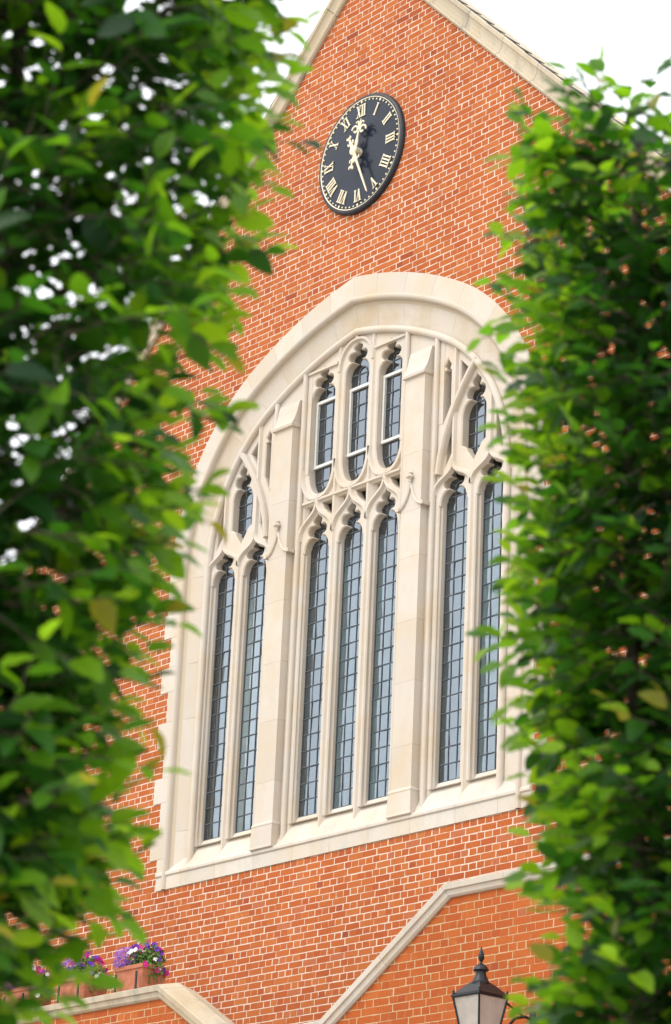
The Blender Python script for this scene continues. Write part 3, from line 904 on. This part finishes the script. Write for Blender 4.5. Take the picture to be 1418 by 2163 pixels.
def bar(u0, u1, w, w2=None):
    """stroke from foot u0 to top u1"""
    return [(u0 - w / 2, R0), (u0 + w / 2, R0), (u1 + w / 2, R1), (u1 - w / 2, R1)]
def serif(u, top, w): return [(u - w / 2, R1 - 0.010), (u + w / 2, R1 - 0.010), (u + w / 2, R1), (u - w / 2, R1)] if top else [(u - w / 2, R0), (u + w / 2, R0), (u + w / 2, R0 + 0.010), (u - w / 2, R0 + 0.010)]
NUM = ['XII', 'I', 'II', 'III', 'IIII', 'V', 'VI', 'VII', 'VIII', 'IX', 'X', 'XI']
GW = {'I': 0.039, 'V': 0.082, 'X': 0.084}
for k, s in enumerate(NUM):
    mb = MB(); a = k * math.pi / 6
    tot = sum(GW[ch] for ch in s); u = -tot / 2; ya, yb, e = -0.060, -0.046, 0.0
    for ch in s:
        c = u + GW[ch] / 2
        def put(sh):
            global_e[0] += 0.0004
            radial(sh, a, ya - global_e[0], yb, mb)
        global_e = [0.0]
        if ch == 'I':
            put(bar(c, c, 0.019)); put(serif(c, 0, 0.036)); put(serif(c, 1, 0.036))
        elif ch == 'V':
            put(bar(c, c - 0.026, 0.020)); put(bar(c, c + 0.028, 0.008)); put(serif(c - 0.026, 1, 0.044)); put(serif(c + 0.028, 1, 0.030))
        else:
            put(bar(c + 0.026, c - 0.026, 0.020)); put(bar(c - 0.027, c + 0.027, 0.008))
            for q, w in ((-0.026, 0.036), (0.026, 0.036)): put(serif(c + q, 0, w)); put(serif(c + q, 1, w))
        u += GW[ch]
    mb.build('numeral', M['gilt'], clock)
def hand_shape(mb, ang, y0, y1, pieces):
    for p_ in pieces: radial(p_, ang, y0, y1, mb)
def scroll(cu, cr, r0, turn, s, ang, y, mb, w=0.010):
    pts = []
    for i in range(15):
        t_ = i / 14; a = s * (t_ * turn) + (math.pi if s > 0 else 0); rr = r0 * (1 - 0.72 * t_)
        u, r = cu + rr * math.cos(a), cr + rr * math.sin(a) * -1
        ca, sa = math.cos(ang), math.sin(ang)
        pts.append((CXC + r * sa + u * ca, CZC + r * ca - u * sa))
    ww = w
    mb.sweep(pts, [(-ww, y + 0.006), (-ww, y - 0.006), (ww, y - 0.006), (ww, y + 0.006)])
HA, MA = R(13.5), R(156)
mb = MB(); yh = -0.128
hand_shape(mb, HA, yh - 0.007, yh + 0.007, [
    [(-0.012, 0.0), (-0.030, 0.10), (-0.014, 0.165), (-0.012, 0.26), (0.012, 0.26), (0.014, 0.165), (0.030, 0.10), (0.012, 0.0)],
    [(-0.012, 0.25), (-0.030, 0.335), (-0.010, 0.355), (0, 0.405), (0.010, 0.355), (0.030, 0.335), (0.012, 0.25)],
    [(-0.012, 0.0), (-0.016, -0.10), (-0.010, -0.19), (0.010, -0.19), (0.016, -0.10), (0.012, 0.0)]])
for s in (-1, 1):
    scroll(s * 0.066, 0.262, 0.064, 5.8, -s, HA, yh - 0.0005 * s, mb, 0.011)
    scroll(s * 0.040, 0.345, 0.030, 4.2, -s, HA, yh - 0.002 - 0.0005 * s, mb, 0.007)
    scroll(s * 0.030, -0.135, 0.034, 4.2, s, HA, yh - 0.001 - 0.0005 * s, mb, 0.009)
    scroll(s * 0.020, -0.215, 0.030, 4.2, s, HA, yh - 0.003 - 0.0005 * s, mb, 0.009)
mb.build('hour_hand', M['gilt'], clock)
mb = MB(); ym = -0.152
hand_shape(mb, MA, ym - 0.006, ym + 0.006, [
    [(-0.020, 0.0), (-0.022, 0.12), (-0.014, 0.20), (-0.012, 0.40), (-0.007, 0.665), (0.0, 0.688), (0.007, 0.665), (0.012, 0.40), (0.014, 0.20), (0.022, 0.12), (0.020, 0.0)],
    [(-0.018, 0.0), (-0.024, -0.08), (-0.012, -0.17), (0.012, -0.17), (0.024, -0.08), (0.018, 0.0)]])
for s in (-1, 1):
    scroll(s * 0.030, -0.125, 0.034, 4.2, s, MA, ym - 0.0005 * s, mb, 0.008)
    scroll(s * 0.018, -0.205, 0.028, 4.2, s, MA, ym - 0.002 - 0.0005 * s, mb, 0.008)
    scroll(s * 0.030, 0.13, 0.032, 4.0, -s, MA, ym - 0.001 - 0.0005 * s, mb, 0.008)
mb.build('minute_hand', M['gilt'], clock)
mb = MB(); mb.lathe([(0.0, -0.172), (0.030, -0.170), (0.055, -0.160), (0.062, -0.145), (0.055, -0.12), (0.055, -0.05), (0.0, -0.05)], (CXC, 0, CZC), 20, 'y'); mb.build('boss', M['gilt'], clock, True)

# ================================================================== front walls with raked copings
def raked_wall(name, label, yf, prof_xz, z_low, x_lo, x_hi, course, phase, ztop, first_header, thick, cop_h, mortar='mortar_front', tag_kneel=None, splits=()):
    th = thing(name, label, 'wall', ((x_lo + x_hi) / 2, yf, GROUND))
    outer = [(x_lo, GROUND), (x_hi, GROUND)] + [(x, z - cop_h * 0.8) for x, z in prof_xz[::-1]]
    plate('mortar_wall', outer, [], yf + 0.0012, yf + thick, 0.0, M[mortar], th)
    xs = np.array([p[0] for p in prof_xz]); zs = np.array([p[1] for p in prof_xz])
    ins = lambda x, z, w: (z < np.interp(x, xs, zs) - cop_h * 0.35) & (x > x_lo) & (x < x_hi) & (z > GROUND)
    brickwork(th, ins, x_lo, x_hi, ztop, GROUND, course, phase, yf, M['brick_front'], first_header, 0.0095)
    return th
def coping_path(th, path, yf, cop_h, thick, mat, joints):
    """moulded coping along a bent path, cut into stones at given distances"""
    prof = [(-cop_h, yf + 0.02), (-cop_h, yf - 0.02), (-cop_h * 0.86, yf - 0.040), (-cop_h * 0.52, yf - 0.052), (-cop_h * 0.46, yf - 0.072), (-cop_h * 0.06, yf - 0.082), (0.0, yf - 0.070), (0.05, yf + thick * 0.5), (0.0, yf + thick + 0.07), (-cop_h, yf + thick + 0.07)]
    for a, b in zip(joints[:-1], joints[1:]):
        seg = cut_path(path, a + 0.0015, b - 0.0015)
        mb = MB(); mb.sweep(seg, prof); mb.build('coping_stone', mat, th)
def cut_path(path, a, b):
    out = []; d = 0
    for i in range(len(path) - 1):
        p, q = np.array(path[i], float), np.array(path[i + 1], float); L = np.hypot(*(q - p))
        for t_ in (a, b):
            pass
        if d + L > a and d < b:
            s0 = max(a - d, 0) / L; s1 = min(b - d, L) / L
            if not out: out.append(tuple(p + (q - p) * s0))
            out.append(tuple(p + (q - p) * s1))
        d += L
    return out
YR = -1.6
rp = [(1.62, -2.79), (1.98, -2.785), (3.70, -1.700), (9.0, -1.700)]
porch = raked_wall('porch_wall', 'smooth red brick wall under a raked stone coping behind the lantern', YR, rp, GROUND, 1.66, 9.0, 0.0748, 4.336, -2.31 + 0.0374 + 0.0748 * 10, False, 0.36, 0.125)
coping_path(porch, rp, YR, 0.125, 0.36, M['stone_sill'], [0, 0.34, 1.35, 2.36, 3.2, 4.1, 5.0, 5.9, 6.8, 7.65])
YL = -2.4
lp = [(-6.5, -2.385), (0.45, -2.385), (1.95, -3.27), (2.6, -3.27)]
stair = raked_wall('stair_wall', 'low red brick stair wall with a lichened coping carrying flower troughs', YL, lp, GROUND, -6.5, 2.55, 0.0748, -0.025, -2.385 - 0.130, False, 0.32, 0.13)
coping_path(stair, lp, YL, 0.13, 0.32, M['coping'], [0, 0.9, 1.85, 2.8, 3.75, 4.7, 5.63, 6.55, 7.05, 7.9, 8.8, 9.3])

# ================================================================== wall lantern
LX, LY = 4.85, -2.24
lan = thing('wall_lantern', 'black iron wall lantern with opal glass on the porch wall', 'lantern', (LX, LY, -3.40))
EZ = -2.955
def sq(h, z): return [(LX - h, LY - h, z), (LX + h, LY - h, z), (LX + h, LY + h, z), (LX - h, LY + h, z)]
mb = MB(); mb.loft([sq(h, z) for h, z in ((0.172, EZ - 0.020), (0.180, EZ - 0.012), (0.180, EZ + 0.006), (0.165, EZ + 0.016), (0.135, EZ + 0.048), (0.098, EZ + 0.088), (0.070, EZ + 0.112), (0.060, EZ + 0.118))])
mb.build('roof', M['iron'], lan)
mb = MB(); mb.lathe([(0.085, 0.0), (0.088, 0.010), (0.086, 0.022), (0.074, 0.030), (0.070, 0.040), (0.066, 0.052), (0.054, 0.075), (0.046, 0.105), (0.046, 0.118), (0.066, 0.124), (0.070, 0.132), (0.062, 0.150), (0.045, 0.172), (0.022, 0.186), (0.012, 0.190), (0.010, 0.205), (0.015, 0.212), (0.026, 0.232), (0.028, 0.250), (0.022, 0.275), (0.012, 0.305), (0.006, 0.330), (0.0, 0.345)], (LX, LY, EZ + 0.095), 28)
mb.build('chimney', M['iron'], lan, True)
BZ = EZ - 0.46; BH = 0.090
def edge_bar(mb, a, b, w=0.008): mb.tube([a, b], w, 6)
mb = MB()
T, B_ = sq(0.168, EZ - 0.01), sq(BH, BZ)
for i in range(4):
    edge_bar(mb, T[i], B_[i], 0.0095); edge_bar(mb, T[i], T[(i + 1) % 4], 0.009); edge_bar(mb, B_[i], B_[(i + 1) % 4], 0.011)
    mb.lathe([(0.012, 0.0), (0.014, 0.012), (0.008, 0.020), (0.012, 0.032), (0.004, 0.048), (0.0, 0.052)], (T[i][0] * 0.98 + LX * 0.02, T[i][1] * 0.98 + LY * 0.02, EZ + 0.004), 8)
mb.loft([sq(h, z) for h, z in ((BH, BZ), (BH, BZ - 0.02), (0.04, BZ - 0.05), (0.03, BZ - 0.09))])
mb.build('frame', M['iron'], lan)
T2, B2 = sq(0.162, EZ - 0.014), sq(BH - 0.004, BZ + 0.004)
for i in range(4):
    a, b, c, d = T2[i], T2[(i + 1) % 4], B2[(i + 1) % 4], B2[i]
    n = Vector((a[0] + b[0] - 2 * LX, a[1] + b[1] - 2 * LY, 0)).normalized() * 0.004
    mb = MB(); q = [Vector(x) for x in (a, b, c, d)]
    mb.loft([[tuple(x) for x in q], [tuple(x - n) for x in q]]); mb.build('pane', M['opal'], lan)
mb = MB()
arm = [(LX, YR - 0.01, EZ - 0.12), (LX, YR - 0.10, EZ - 0.10), (LX, YR - 0.22, EZ - 0.13), (LX, YR - 0.33, EZ - 0.24), (LX, YR - 0.40, EZ - 0.40), (LX, YR - 0.48, EZ - 0.53), (LX, LY, EZ - 0.56)]
mb.tube(arm, 0.014, 8)
mb.tube([(LX, LY, EZ - 0.58), (LX, LY, EZ - 0.52)], 0.03, 10)
sc_ = [(LX, YR - 0.17 + 0.09 * (1 - t_ * 0.75) * math.cos(5.2 * t_ + 0.6), EZ - 0.30 + 0.09 * (1 - t_ * 0.75) * math.sin(5.2 * t_ + 0.6)) for t_ in np.linspace(0, 1, 16)]
mb.tube(sc_, 0.009, 6)
mb.tube([(LX, YR - 0.01, EZ - 0.60), (LX, YR - 0.14, EZ - 0.47), (LX, YR - 0.30, EZ - 0.30)], 0.010, 6)
mb.tube([(LX, LY + 0.165, EZ - 0.01), (LX, LY + 0.28, EZ + 0.0), (LX, YR - 0.22, EZ - 0.06), (LX, YR - 0.12, EZ - 0.10)], 0.010, 6)
mb.box(LX - 0.03, LX + 0.03, YR - 0.02, YR + 0.002, EZ - 0.66, EZ - 0.04)
mb.build('bracket', M['iron'], lan, True)

# ================================================================== flower troughs
def flower_mesh(kind):
    mb = MB()
    if kind == 'petunia':
        n = 10; ring = []
        for i in range(n):
            a = 2 * math.pi * i / n; r = 0.032 if i % 2 == 0 else 0.027
            ring.append((r * math.cos(a), r * math.sin(a), 0.006 * (1 if i % 2 else -0.4)))
        inner = [(0.011 * math.cos(2 * math.pi * i / n), 0.011 * math.sin(2 * math.pi * i / n), -0.004) for i in range(n)]
        base = [(0.004 * math.cos(2 * math.pi * i / n), 0.004 * math.sin(2 * math.pi * i / n), -0.035) for i in range(n)]
        mb.loft([ring, inner, base], True, False); mb.add([(0, 0, -0.010)] + inner, [(0, i + 1, (i + 1) % n + 1) for i in range(n)])
    else:
        for i in range(3):
            a = 2.1 * i; mb.add([(0, 0, 0), (0.011 * math.cos(a - 0.5), 0.011 * math.sin(a - 0.5), 0.002), (0.016 * math.cos(a), 0.016 * math.sin(a), 0.004), (0.011 * math.cos(a + 0.5), 0.011 * math.sin(a + 0.5), 0.002)], [(0, 1, 2, 3)])
    return mb
def leaf_blob(cx, cy, cz, rx, ry, rz, n, size):
    mb = MB()
    for i in range(n):
        d = Vector(rng.normal(0, 1, 3)); d.normalize(); d *= rng.random() ** 0.45
        p_ = Vector((cx + d.x * rx, cy + d.y * ry, cz + d.z * rz))
        ax = Vector(rng.normal(0, 1, 3)).normalized(); ay = ax.cross(Vector(rng.normal(0, 1, 3))).normalized()
        L = size * rng.uniform(0.7, 1.3)
        mb.add([tuple(p_), tuple(p_ + ax * L * 0.5 + ay * L * 0.3), tuple(p_ + ax * L), tuple(p_ + ax * L * 0.5 - ay * L * 0.3)], [(0, 1, 2, 3)])
    return mb
pet_me = {}
for nm in ('magenta', 'white_petal', 'purple'):
    mb = flower_mesh('petunia'); me = bpy.data.meshes.new('flower'); me.from_pydata(mb.v, [], mb.f); me.materials.append(M[nm]); pet_me[nm] = me
TR = [(-0.205, 'terracotta trough nearest the bend of the coping, in full view', 'petunias in magenta and white trailing from the trough nearest the bend', 'mound of violet lobelia at the left of the trough nearest the bend'),
      (-1.205, 'terracotta trough second from the bend, half hidden by leaves', 'petunias in magenta and white over the half hidden second trough', 'violet lobelia over the half hidden second trough'),
      (-2.205, 'terracotta trough third from the bend, at the lower left corner', 'petunias over the third trough, behind dark leaves at lower left', 'violet lobelia over the third trough, behind dark leaves')]
TY0, TY1, TZ0, TH = -2.38, -2.06, -2.352, 0.245
for ti, (tx, lab, lab2, lab3) in enumerate(TR):
    tr_ = thing('flower_trough', lab, 'planter', (tx, (TY0 + TY1) / 2, TZ0), 'terracotta troughs along the coping')
    yc = (TY0 + TY1) / 2
    def rect(hx, hy, z): return [(tx - hx, yc - hy, z), (tx + hx, yc - hy, z), (tx + hx, yc + hy, z), (tx - hx, yc + hy, z)]
    mb = MB(); mb.loft([rect(hx, hy, TZ0 + z) for hx, hy, z in ((0.215, 0.130, 0), (0.232, 0.150, TH - 0.045), (0.248, 0.165, TH - 0.040), (0.250, 0.167, TH - 0.006), (0.245, 0.162, TH), (0.228, 0.146, TH), (0.224, 0.142, TH - 0.03))])
    mb.build('trough_body', M['terracotta'], tr_)
    mb = MB(); mb.box(tx - 0.222, tx + 0.222, yc - 0.14, yc + 0.14, TZ0 + TH - 0.035, TZ0 + TH - 0.020); mb.build('soil', M['soil'], tr_)
    for d in (-0.16, 0.185):
        mb = MB(); mb.box(tx + d - 0.013, tx + d + 0.013, TY0 - 0.035, TY0 - 0.025, TZ0 - 0.015, TZ0 + 0.165); mb.box(tx + d - 0.013, tx + d + 0.013, TY0 - 0.025, TY0 + 0.03, TZ0 - 0.015, TZ0 - 0.005)
        mb.build('bracket_strap', M['iron'], tr_)
    top = TZ0 + TH
    pt = thing('petunia_plant', lab2, 'flowers', (tx + 0.08, yc, top), 'petunias in the troughs')
    mb = leaf_blob(tx + 0.08, yc, top + 0.07, 0.21, 0.18, 0.15, 560, 0.045)
    more = leaf_blob(tx + 0.25, yc - 0.02, top - 0.05, 0.07, 0.14, 0.14, 130, 0.04); mb.add(more.v, more.f)
    fo = mb.build('foliage', M['herb'], pt, recalc=False); fo['kind'] = 'stuff'
    for i in range(46):
        a = rng.random() * 6.28; rr = rng.random() ** 0.5; nm = rng.choice(['magenta', 'magenta', 'white_petal', 'purple'])
        ph = rng.random()
        x = tx + 0.09 + 0.20 * rr * math.cos(a); y = yc - 0.02 + 0.19 * rr * math.sin(a); z = top + 0.08 + 0.15 * math.sqrt(max(0, 1 - rr * rr)) + rng.normal(0, 0.015)
        if i % 6 == 0: x = tx + 0.29 + rng.normal(0, 0.02); z = top + rng.uniform(-0.10, 0.06)
        o = link('flower', pet_me[nm], pt, (x, y, z))
        dirn = Vector((0.75 + rng.normal(0, 0.4), -0.7 + rng.normal(0, 0.4), 0.35 + rng.normal(0, 0.3))).normalized()
        o.rotation_euler = dirn.to_track_quat('Z', 'Y').to_euler(); s_ = rng.uniform(0.75, 1.1); o.scale = (s_, s_, s_)
    lo = thing('lobelia_plant', lab3, 'flowers', (tx - 0.14, yc, top), 'lobelias in the troughs')
    mb = leaf_blob(tx - 0.13, yc - 0.05, top + 0.035, 0.13, 0.15, 0.11, 160, 0.03); f2 = mb.build('foliage', M['herb'], lo, recalc=False); f2['kind'] = 'stuff'
    mb = MB(); base = flower_mesh('lobelia')
    for i in range(620):
        d = Vector(rng.normal(0, 1, 3)); d.normalize(); d *= rng.uniform(0.75, 1.08)
        if d.z < -0.5: d.z = -0.4
        p_ = Vector((tx - 0.13 + d.x * 0.14, yc - 0.06 + d.y * 0.16, top + 0.07 + d.z * 0.14))
        q = Vector((d.x + 0.4, d.y - 0.4, d.z + rng.normal(0, 0.4))).to_track_quat('Z', 'Y'); s_ = rng.uniform(0.6, 1.0)
        mb.add([tuple(p_ + q @ (Vector(v) * s_)) for v in base.v], base.f)
    b1 = mb.build('blossom', M['lilac'], lo, recalc=False); b1['kind'] = 'stuff'
    mb = MB()
    for i in range(260):
        d = Vector(rng.normal(0, 1, 3)); d.normalize(); d *= rng.uniform(0.8, 1.1)
        p_ = Vector((tx - 0.13 + d.x * 0.14, yc - 0.06 + d.y * 0.16, top + 0.07 + d.z * 0.14))
        q = Vector((d.x + 0.4, d.y - 0.4, d.z)).to_track_quat('Z', 'Y')
        mb.add([tuple(p_ + q @ (Vector(v) * 0.9)) for v in base.v], base.f)
    b2 = mb.build('dark_blossom', M['purple'], lo, recalc=False); b2['kind'] = 'stuff'

# ================================================================== hornbeam hedging trees close to the camera
UH = Vector((math.cos(YAW), math.sin(YAW), 0)); VH = Vector((-math.sin(YAW), math.cos(YAW), 0))
def hedge_pt(u, v, z): return Vector((CAM.x, CAM.y, CAM.z + z)) + UH * u + VH * v

def leaf_template(fold, curl, wid, wav):
    st = [0.10, 0.26, 0.44, 0.62, 0.80, 0.92]
    v = [(0, 0, 0)]
    for q, t_ in enumerate(st):
        w = wid * (math.sin(math.pi * min(t_ ** 0.85, 1)) ** 0.75)
        zc = -curl * t_ * t_
        wv = wav * (1 if q % 2 else -1)
        v += [(t_, w, zc + fold * w + wv), (t_, 0, zc), (t_, -w, zc + fold * w - wv)]
    v.append((1.0, 0, -curl))
    f = [(0, 2, 1), (0, 3, 2)]
    for q in range(len(st) - 1):
        a = 1 + q * 3; f += [(a, a + 1, a + 4), (a, a + 4, a + 3), (a + 1, a + 2, a + 5), (a + 1, a + 5, a + 4)]
    a = 1 + (len(st) - 1) * 3; e = len(v) - 1
    f += [(a, a + 1, e), (a + 1, a + 2, e)]
    return np.array(v), np.array(f)
TEMPL = [leaf_template(rng.uniform(0.1, 0.5), rng.uniform(0.0, 0.28), rng.uniform(0.27, 0.36), rng.uniform(0.0, 0.02)) for _ in range(12)]

def hedge(name, label, outline, side, u_far, v0, v1, z_low, z_top, trunk_u, trunk_v, leaf_len, n_twig, n_edge, top_line=None):
    th = thing(name, label, 'tree', tuple(hedge_pt(trunk_u, trunk_v, 0))[:2] + (GROUND,))
    zs = np.array([p[1] for p in outline]); us = np.array([p[0] for p in outline])
    od = np.argsort(zs); zs, us = zs[od], us[od]
    edge = lambda z: float(np.interp(z, zs, us))
    leaves = []                                  # (matrix 3x3 rows, position, tone, scale, template)
    stems = MB()
    def twig(p, d, nl, tip_lit, L=None):
        d = d.normalized(); pos = p.copy(); pts = [tuple(pos)]
        step = leaf_len * rng.uniform(0.40, 0.55)
        for i in range(nl):
            d = (d + Vector(rng.normal(0, 0.16, 3)) + Vector((0, 0, 0.02))).normalized()
            pos = pos + d * step; pts.append(tuple(pos))
            sd = d.cross(Vector((0, 0, 1))).normalized() * (1 if i % 2 else -1)
            ax = (d * rng.uniform(0.3, 0.9) + sd * rng.uniform(0.5, 1.0) + Vector((0, 0, rng.normal(-0.12, 0.28)))).normalized()
            if i == nl - 1: ax = (d + Vector(rng.normal(0, 0.2, 3))).normalized()
            nrm = Vector((rng.normal(0, 0.55), rng.normal(0, 0.55), 1.0)) - VH * rng.uniform(0.2, 1.3)
            ay = nrm.cross(ax).normalized(); nz = ax.cross(ay)
            tn = 0.15 + 0.16 * rng.normal() + tip_lit * (0.26 + 0.42 * i / nl)  # shaded inside painted as low tone; shoots lighter as young and as lit
            if tip_lit > 0.8 and rng.random() < 0.0002: tn = 1.0
            sc = leaf_len * rng.uniform(0.72, 1.15) * (0.8 if (i == nl - 1) else 1.0)
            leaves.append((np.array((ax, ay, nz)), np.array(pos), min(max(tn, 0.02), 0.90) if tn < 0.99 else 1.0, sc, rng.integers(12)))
        stems.tube(pts, [0.0022 - 0.0014 * i / len(pts) for i in range(len(pts))], 4)
    cnt = 0; tries = 0
    while cnt < n_twig and tries < n_twig * 8:
        tries += 1
        z = rng.uniform(z_low, z_top)
        e = edge(z)
        u = rng.uniform(*sorted((e - side * leaf_len * 1.75, u_far)))
        v = rng.uniform(v0, v1)
        if top_line is not None and z > top_line(u) - 0.10: continue
        q = noise.noise(Vector((u * 7.0, v * 4.0, z * 7.0)))
        if q < (-0.14 if z > 1.4 and side > 0 else -0.42): continue
        if side > 0 and z > 1.35 and rng.random() < 0.36: continue
        dist = abs(u - e)
        if rng.random() > (dist - leaf_len * 1.5) / (leaf_len * 2.0): continue     # thins out towards the face
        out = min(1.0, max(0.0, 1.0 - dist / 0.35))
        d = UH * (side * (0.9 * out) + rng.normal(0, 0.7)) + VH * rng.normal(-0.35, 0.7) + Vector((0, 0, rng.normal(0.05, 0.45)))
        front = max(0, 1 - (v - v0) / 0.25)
        tip_lit = (0.95 if rng.random() < 0.22 else 0.05) + 0.45 * rng.random() * max(out, front)  # some twigs at random; outer and front faces painted lighter as if lit
        if top_line is not None: tip_lit += 0.5 * max(0, 1 - (top_line(u) - z) / 0.3)
        nl = int(rng.integers(4, 7))
        if top_line is not None and z > top_line(u) - 0.22: nl = 3; d.z = min(d.z, 0.4)
        twig(hedge_pt(u, v, z), d, nl, tip_lit)
        cnt += 1
    for i in range(n_edge):                      # shoots standing out of the clipped face
        for _try in range(6):                    # shoots favour the places where the crown already bulges
            z = rng.uniform(z_low + 0.02, z_top); e = edge(z)
            if side * (e - 0.5 * (edge(z - 0.10) + edge(z + 0.10))) > rng.uniform(-0.03, 0.025): break
        if top_line is not None: z = min(z, top_line(e) - 0.15)
        d = UH * side + VH * rng.normal(-0.1, 0.35) + Vector((0, 0, rng.normal(0.08, 0.35)))
        twig(hedge_pt(e - side * leaf_len * rng.uniform(2.3, 3.3), rng.uniform(v0, v1), z), d, int(rng.integers(4, 7)), 1.0)
    if top_line is not None:
        for i in range(110):
            u = rng.uniform(*sorted((edge(z_top - 0.15), u_far)))
            d = Vector((0, 0, 1)) + UH * rng.normal(0, 0.35) + VH * rng.normal(0, 0.3)
            twig(hedge_pt(u, rng.uniform(v0, v1), top_line(u) - 0.165), d, 3, 1.0)
    # stems, limbs
    stems_o = stems.build('twig', M['bark'], th, recalc=False); stems_o['kind'] = 'stuff'
    mb = MB(); p0 = hedge_pt(trunk_u, trunk_v, 0)
    n = 9; zz = np.linspace(GROUND, CAM.z + z_top - 0.12, n)
    mb.tube([(p0.x + 0.012 * math.sin(i * 1.7), p0.y + 0.012 * math.cos(i * 1.3), z) for i, z in enumerate(zz)], [(0.050 - 0.030 * (z - GROUND) / 2.2) if z < GROUND + 2.2 else 0.016 - 0.004 * (i / (n - 1)) for i, z in enumerate(zz)], 10)
    mb.build('trunk', M['bark'], th, True)
    for k, z in enumerate(np.arange(z_low + 0.12, z_top - 0.15, 0.27)):
        for dd in (-1, 1):
            ue = edge(z) - side * 0.12 if dd == side else u_far * 0.9
            pts = [tuple(hedge_pt(trunk_u + (ue - trunk_u) * f_, trunk_v + 0.05 * math.sin(k * 2 + f_ * 5), z + 0.06 * f_ + 0.02 * math.sin(f_ * 7 + k))) for f_ in np.linspace(0, 1, 6)]
            mb = MB(); mb.tube(pts, [0.012, 0.010, 0.008, 0.006, 0.005, 0.003], 6); mb.build('branch', M['bark'], th)
    # leaves: the 300 that show largest are parts, the rest one mass
    P = np.array([l[1] for l in leaves]) - np.array(CAM)
    dz = P @ np.array(fw); px = P @ np.array(rt2) / dz * 6000; py = P @ np.array(up2) / dz * 6000
    inside = (np.abs(px) < 690) & (np.abs(py) < 1060)
    e_arr = np.array([abs((p @ np.array(UH)) - edge(p[2])) for p in P])
    score = np.where(inside, 10 - dz * 2.0 - np.minimum(e_arr, 0.3) * 2.5, -99)
    order = np.argsort(-score); pick = [i for i in order[:300] if score[i] > -90]; rest = [i for i in order if i not in set(pick)]
    lm = {}
    for i in pick:
        A, pos, tn, sc, ti = leaves[i]
        kt = (int(ti), round(tn * 10) if tn < 0.99 else 99)
        if kt not in lm:
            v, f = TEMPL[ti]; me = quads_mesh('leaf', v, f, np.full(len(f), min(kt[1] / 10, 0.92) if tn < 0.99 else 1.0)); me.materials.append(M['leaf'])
            me.polygons.foreach_set('use_smooth', [True] * len(me.polygons)); lm[kt] = me
        o = link('leaf', lm[kt], th, tuple(pos))
        rot = Matrix(A.tolist()).transposed(); o.rotation_euler = rot.to_euler(); o.scale = (sc, sc, sc)
    V = []; F = []; T_ = []; off = 0
    for i in rest:
        A, pos, tn, sc, ti = leaves[i]; v, f = TEMPL[ti]
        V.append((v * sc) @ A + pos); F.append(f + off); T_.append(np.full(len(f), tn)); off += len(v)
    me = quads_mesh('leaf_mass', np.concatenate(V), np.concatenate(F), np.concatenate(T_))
    me.polygons.foreach_set('use_smooth', [True] * len(me.polygons))
    o = link('leaf_mass', me, th, (0, 0, 0), M['leaf']); o['kind'] = 'stuff'
    return len(leaves)

LEFT = [(-0.12, 3.1), (-0.129, 2.489), (-0.138, 2.434), (-0.127, 2.38), (-0.128, 2.317), (-0.149, 2.254), (-0.098, 2.186), (-0.142, 2.123), (-0.181, 2.052), (-0.181, 1.975), (-0.124, 1.919), (-0.16, 1.875), (-0.195, 1.823), (-0.223, 1.772), (-0.197, 1.716), (-0.216, 1.658), (-0.183, 1.611), (-0.202, 1.554), (-0.199, 1.491), (-0.232, 1.434), (-0.247, 1.379), (-0.271, 1.347), (-0.252, 1.279), (-0.256, 1.225), (-0.273, 1.149), (-0.231, 1.114), (-0.226, 1.04), (-0.236, 0.966), (-0.265, 0.922), (-0.29, 0.871), (-0.31, 0.84), (-0.325, 0.80), (-0.335, 0.76), (-0.35, 0.70)]
RIGHT = [(0.404, 2.67), (0.35, 2.615), (0.333, 2.543), (0.289, 2.464), (0.282, 2.379), (0.329, 2.312), (0.339, 2.253), (0.296, 2.192), (0.288, 2.153), (0.325, 2.058), (0.301, 1.981), (0.315, 1.906), (0.304, 1.821), (0.289, 1.728), (0.286, 1.655), (0.352, 1.595), (0.307, 1.53), (0.339, 1.433), (0.374, 1.365), (0.334, 1.241), (0.365, 1.157), (0.396, 1.074), (0.373, 0.989), (0.342, 0.905), (0.367, 0.855), (0.369, 0.70), (0.38, 0.4)]
hedge('hornbeam_tree', 'pleached hornbeam filling the left side of the view', [(u + float(np.interp(z, [0.95, 1.15, 1.9, 2.2], [-0.078, -0.042, -0.042, -0.004])), z) for u, z in LEFT], 1, -1.55, 4.0, 4.75, 0.715, 3.05, -0.570, 4.35, 0.066, 4500, 330)
hedge('hornbeam_tree', 'pleached hornbeam on the right, its leafy top below the sky', [(u + float(np.interp(z, [1.9, 2.3, 2.45], [0.048, 0.030, -0.004])), z) for u, z in RIGHT], -1, 1.60, 4.7, 5.45, 0.42, 2.78, 0.569, 5.05, 0.058, 5800, 380,
      top_line=lambda u: float(np.interp(u, [0.38, 0.43, 0.47, 0.50, 0.55, 0.7, 1.6], [2.62, 2.74, 2.775, 2.74, 2.71, 2.72, 2.74])))
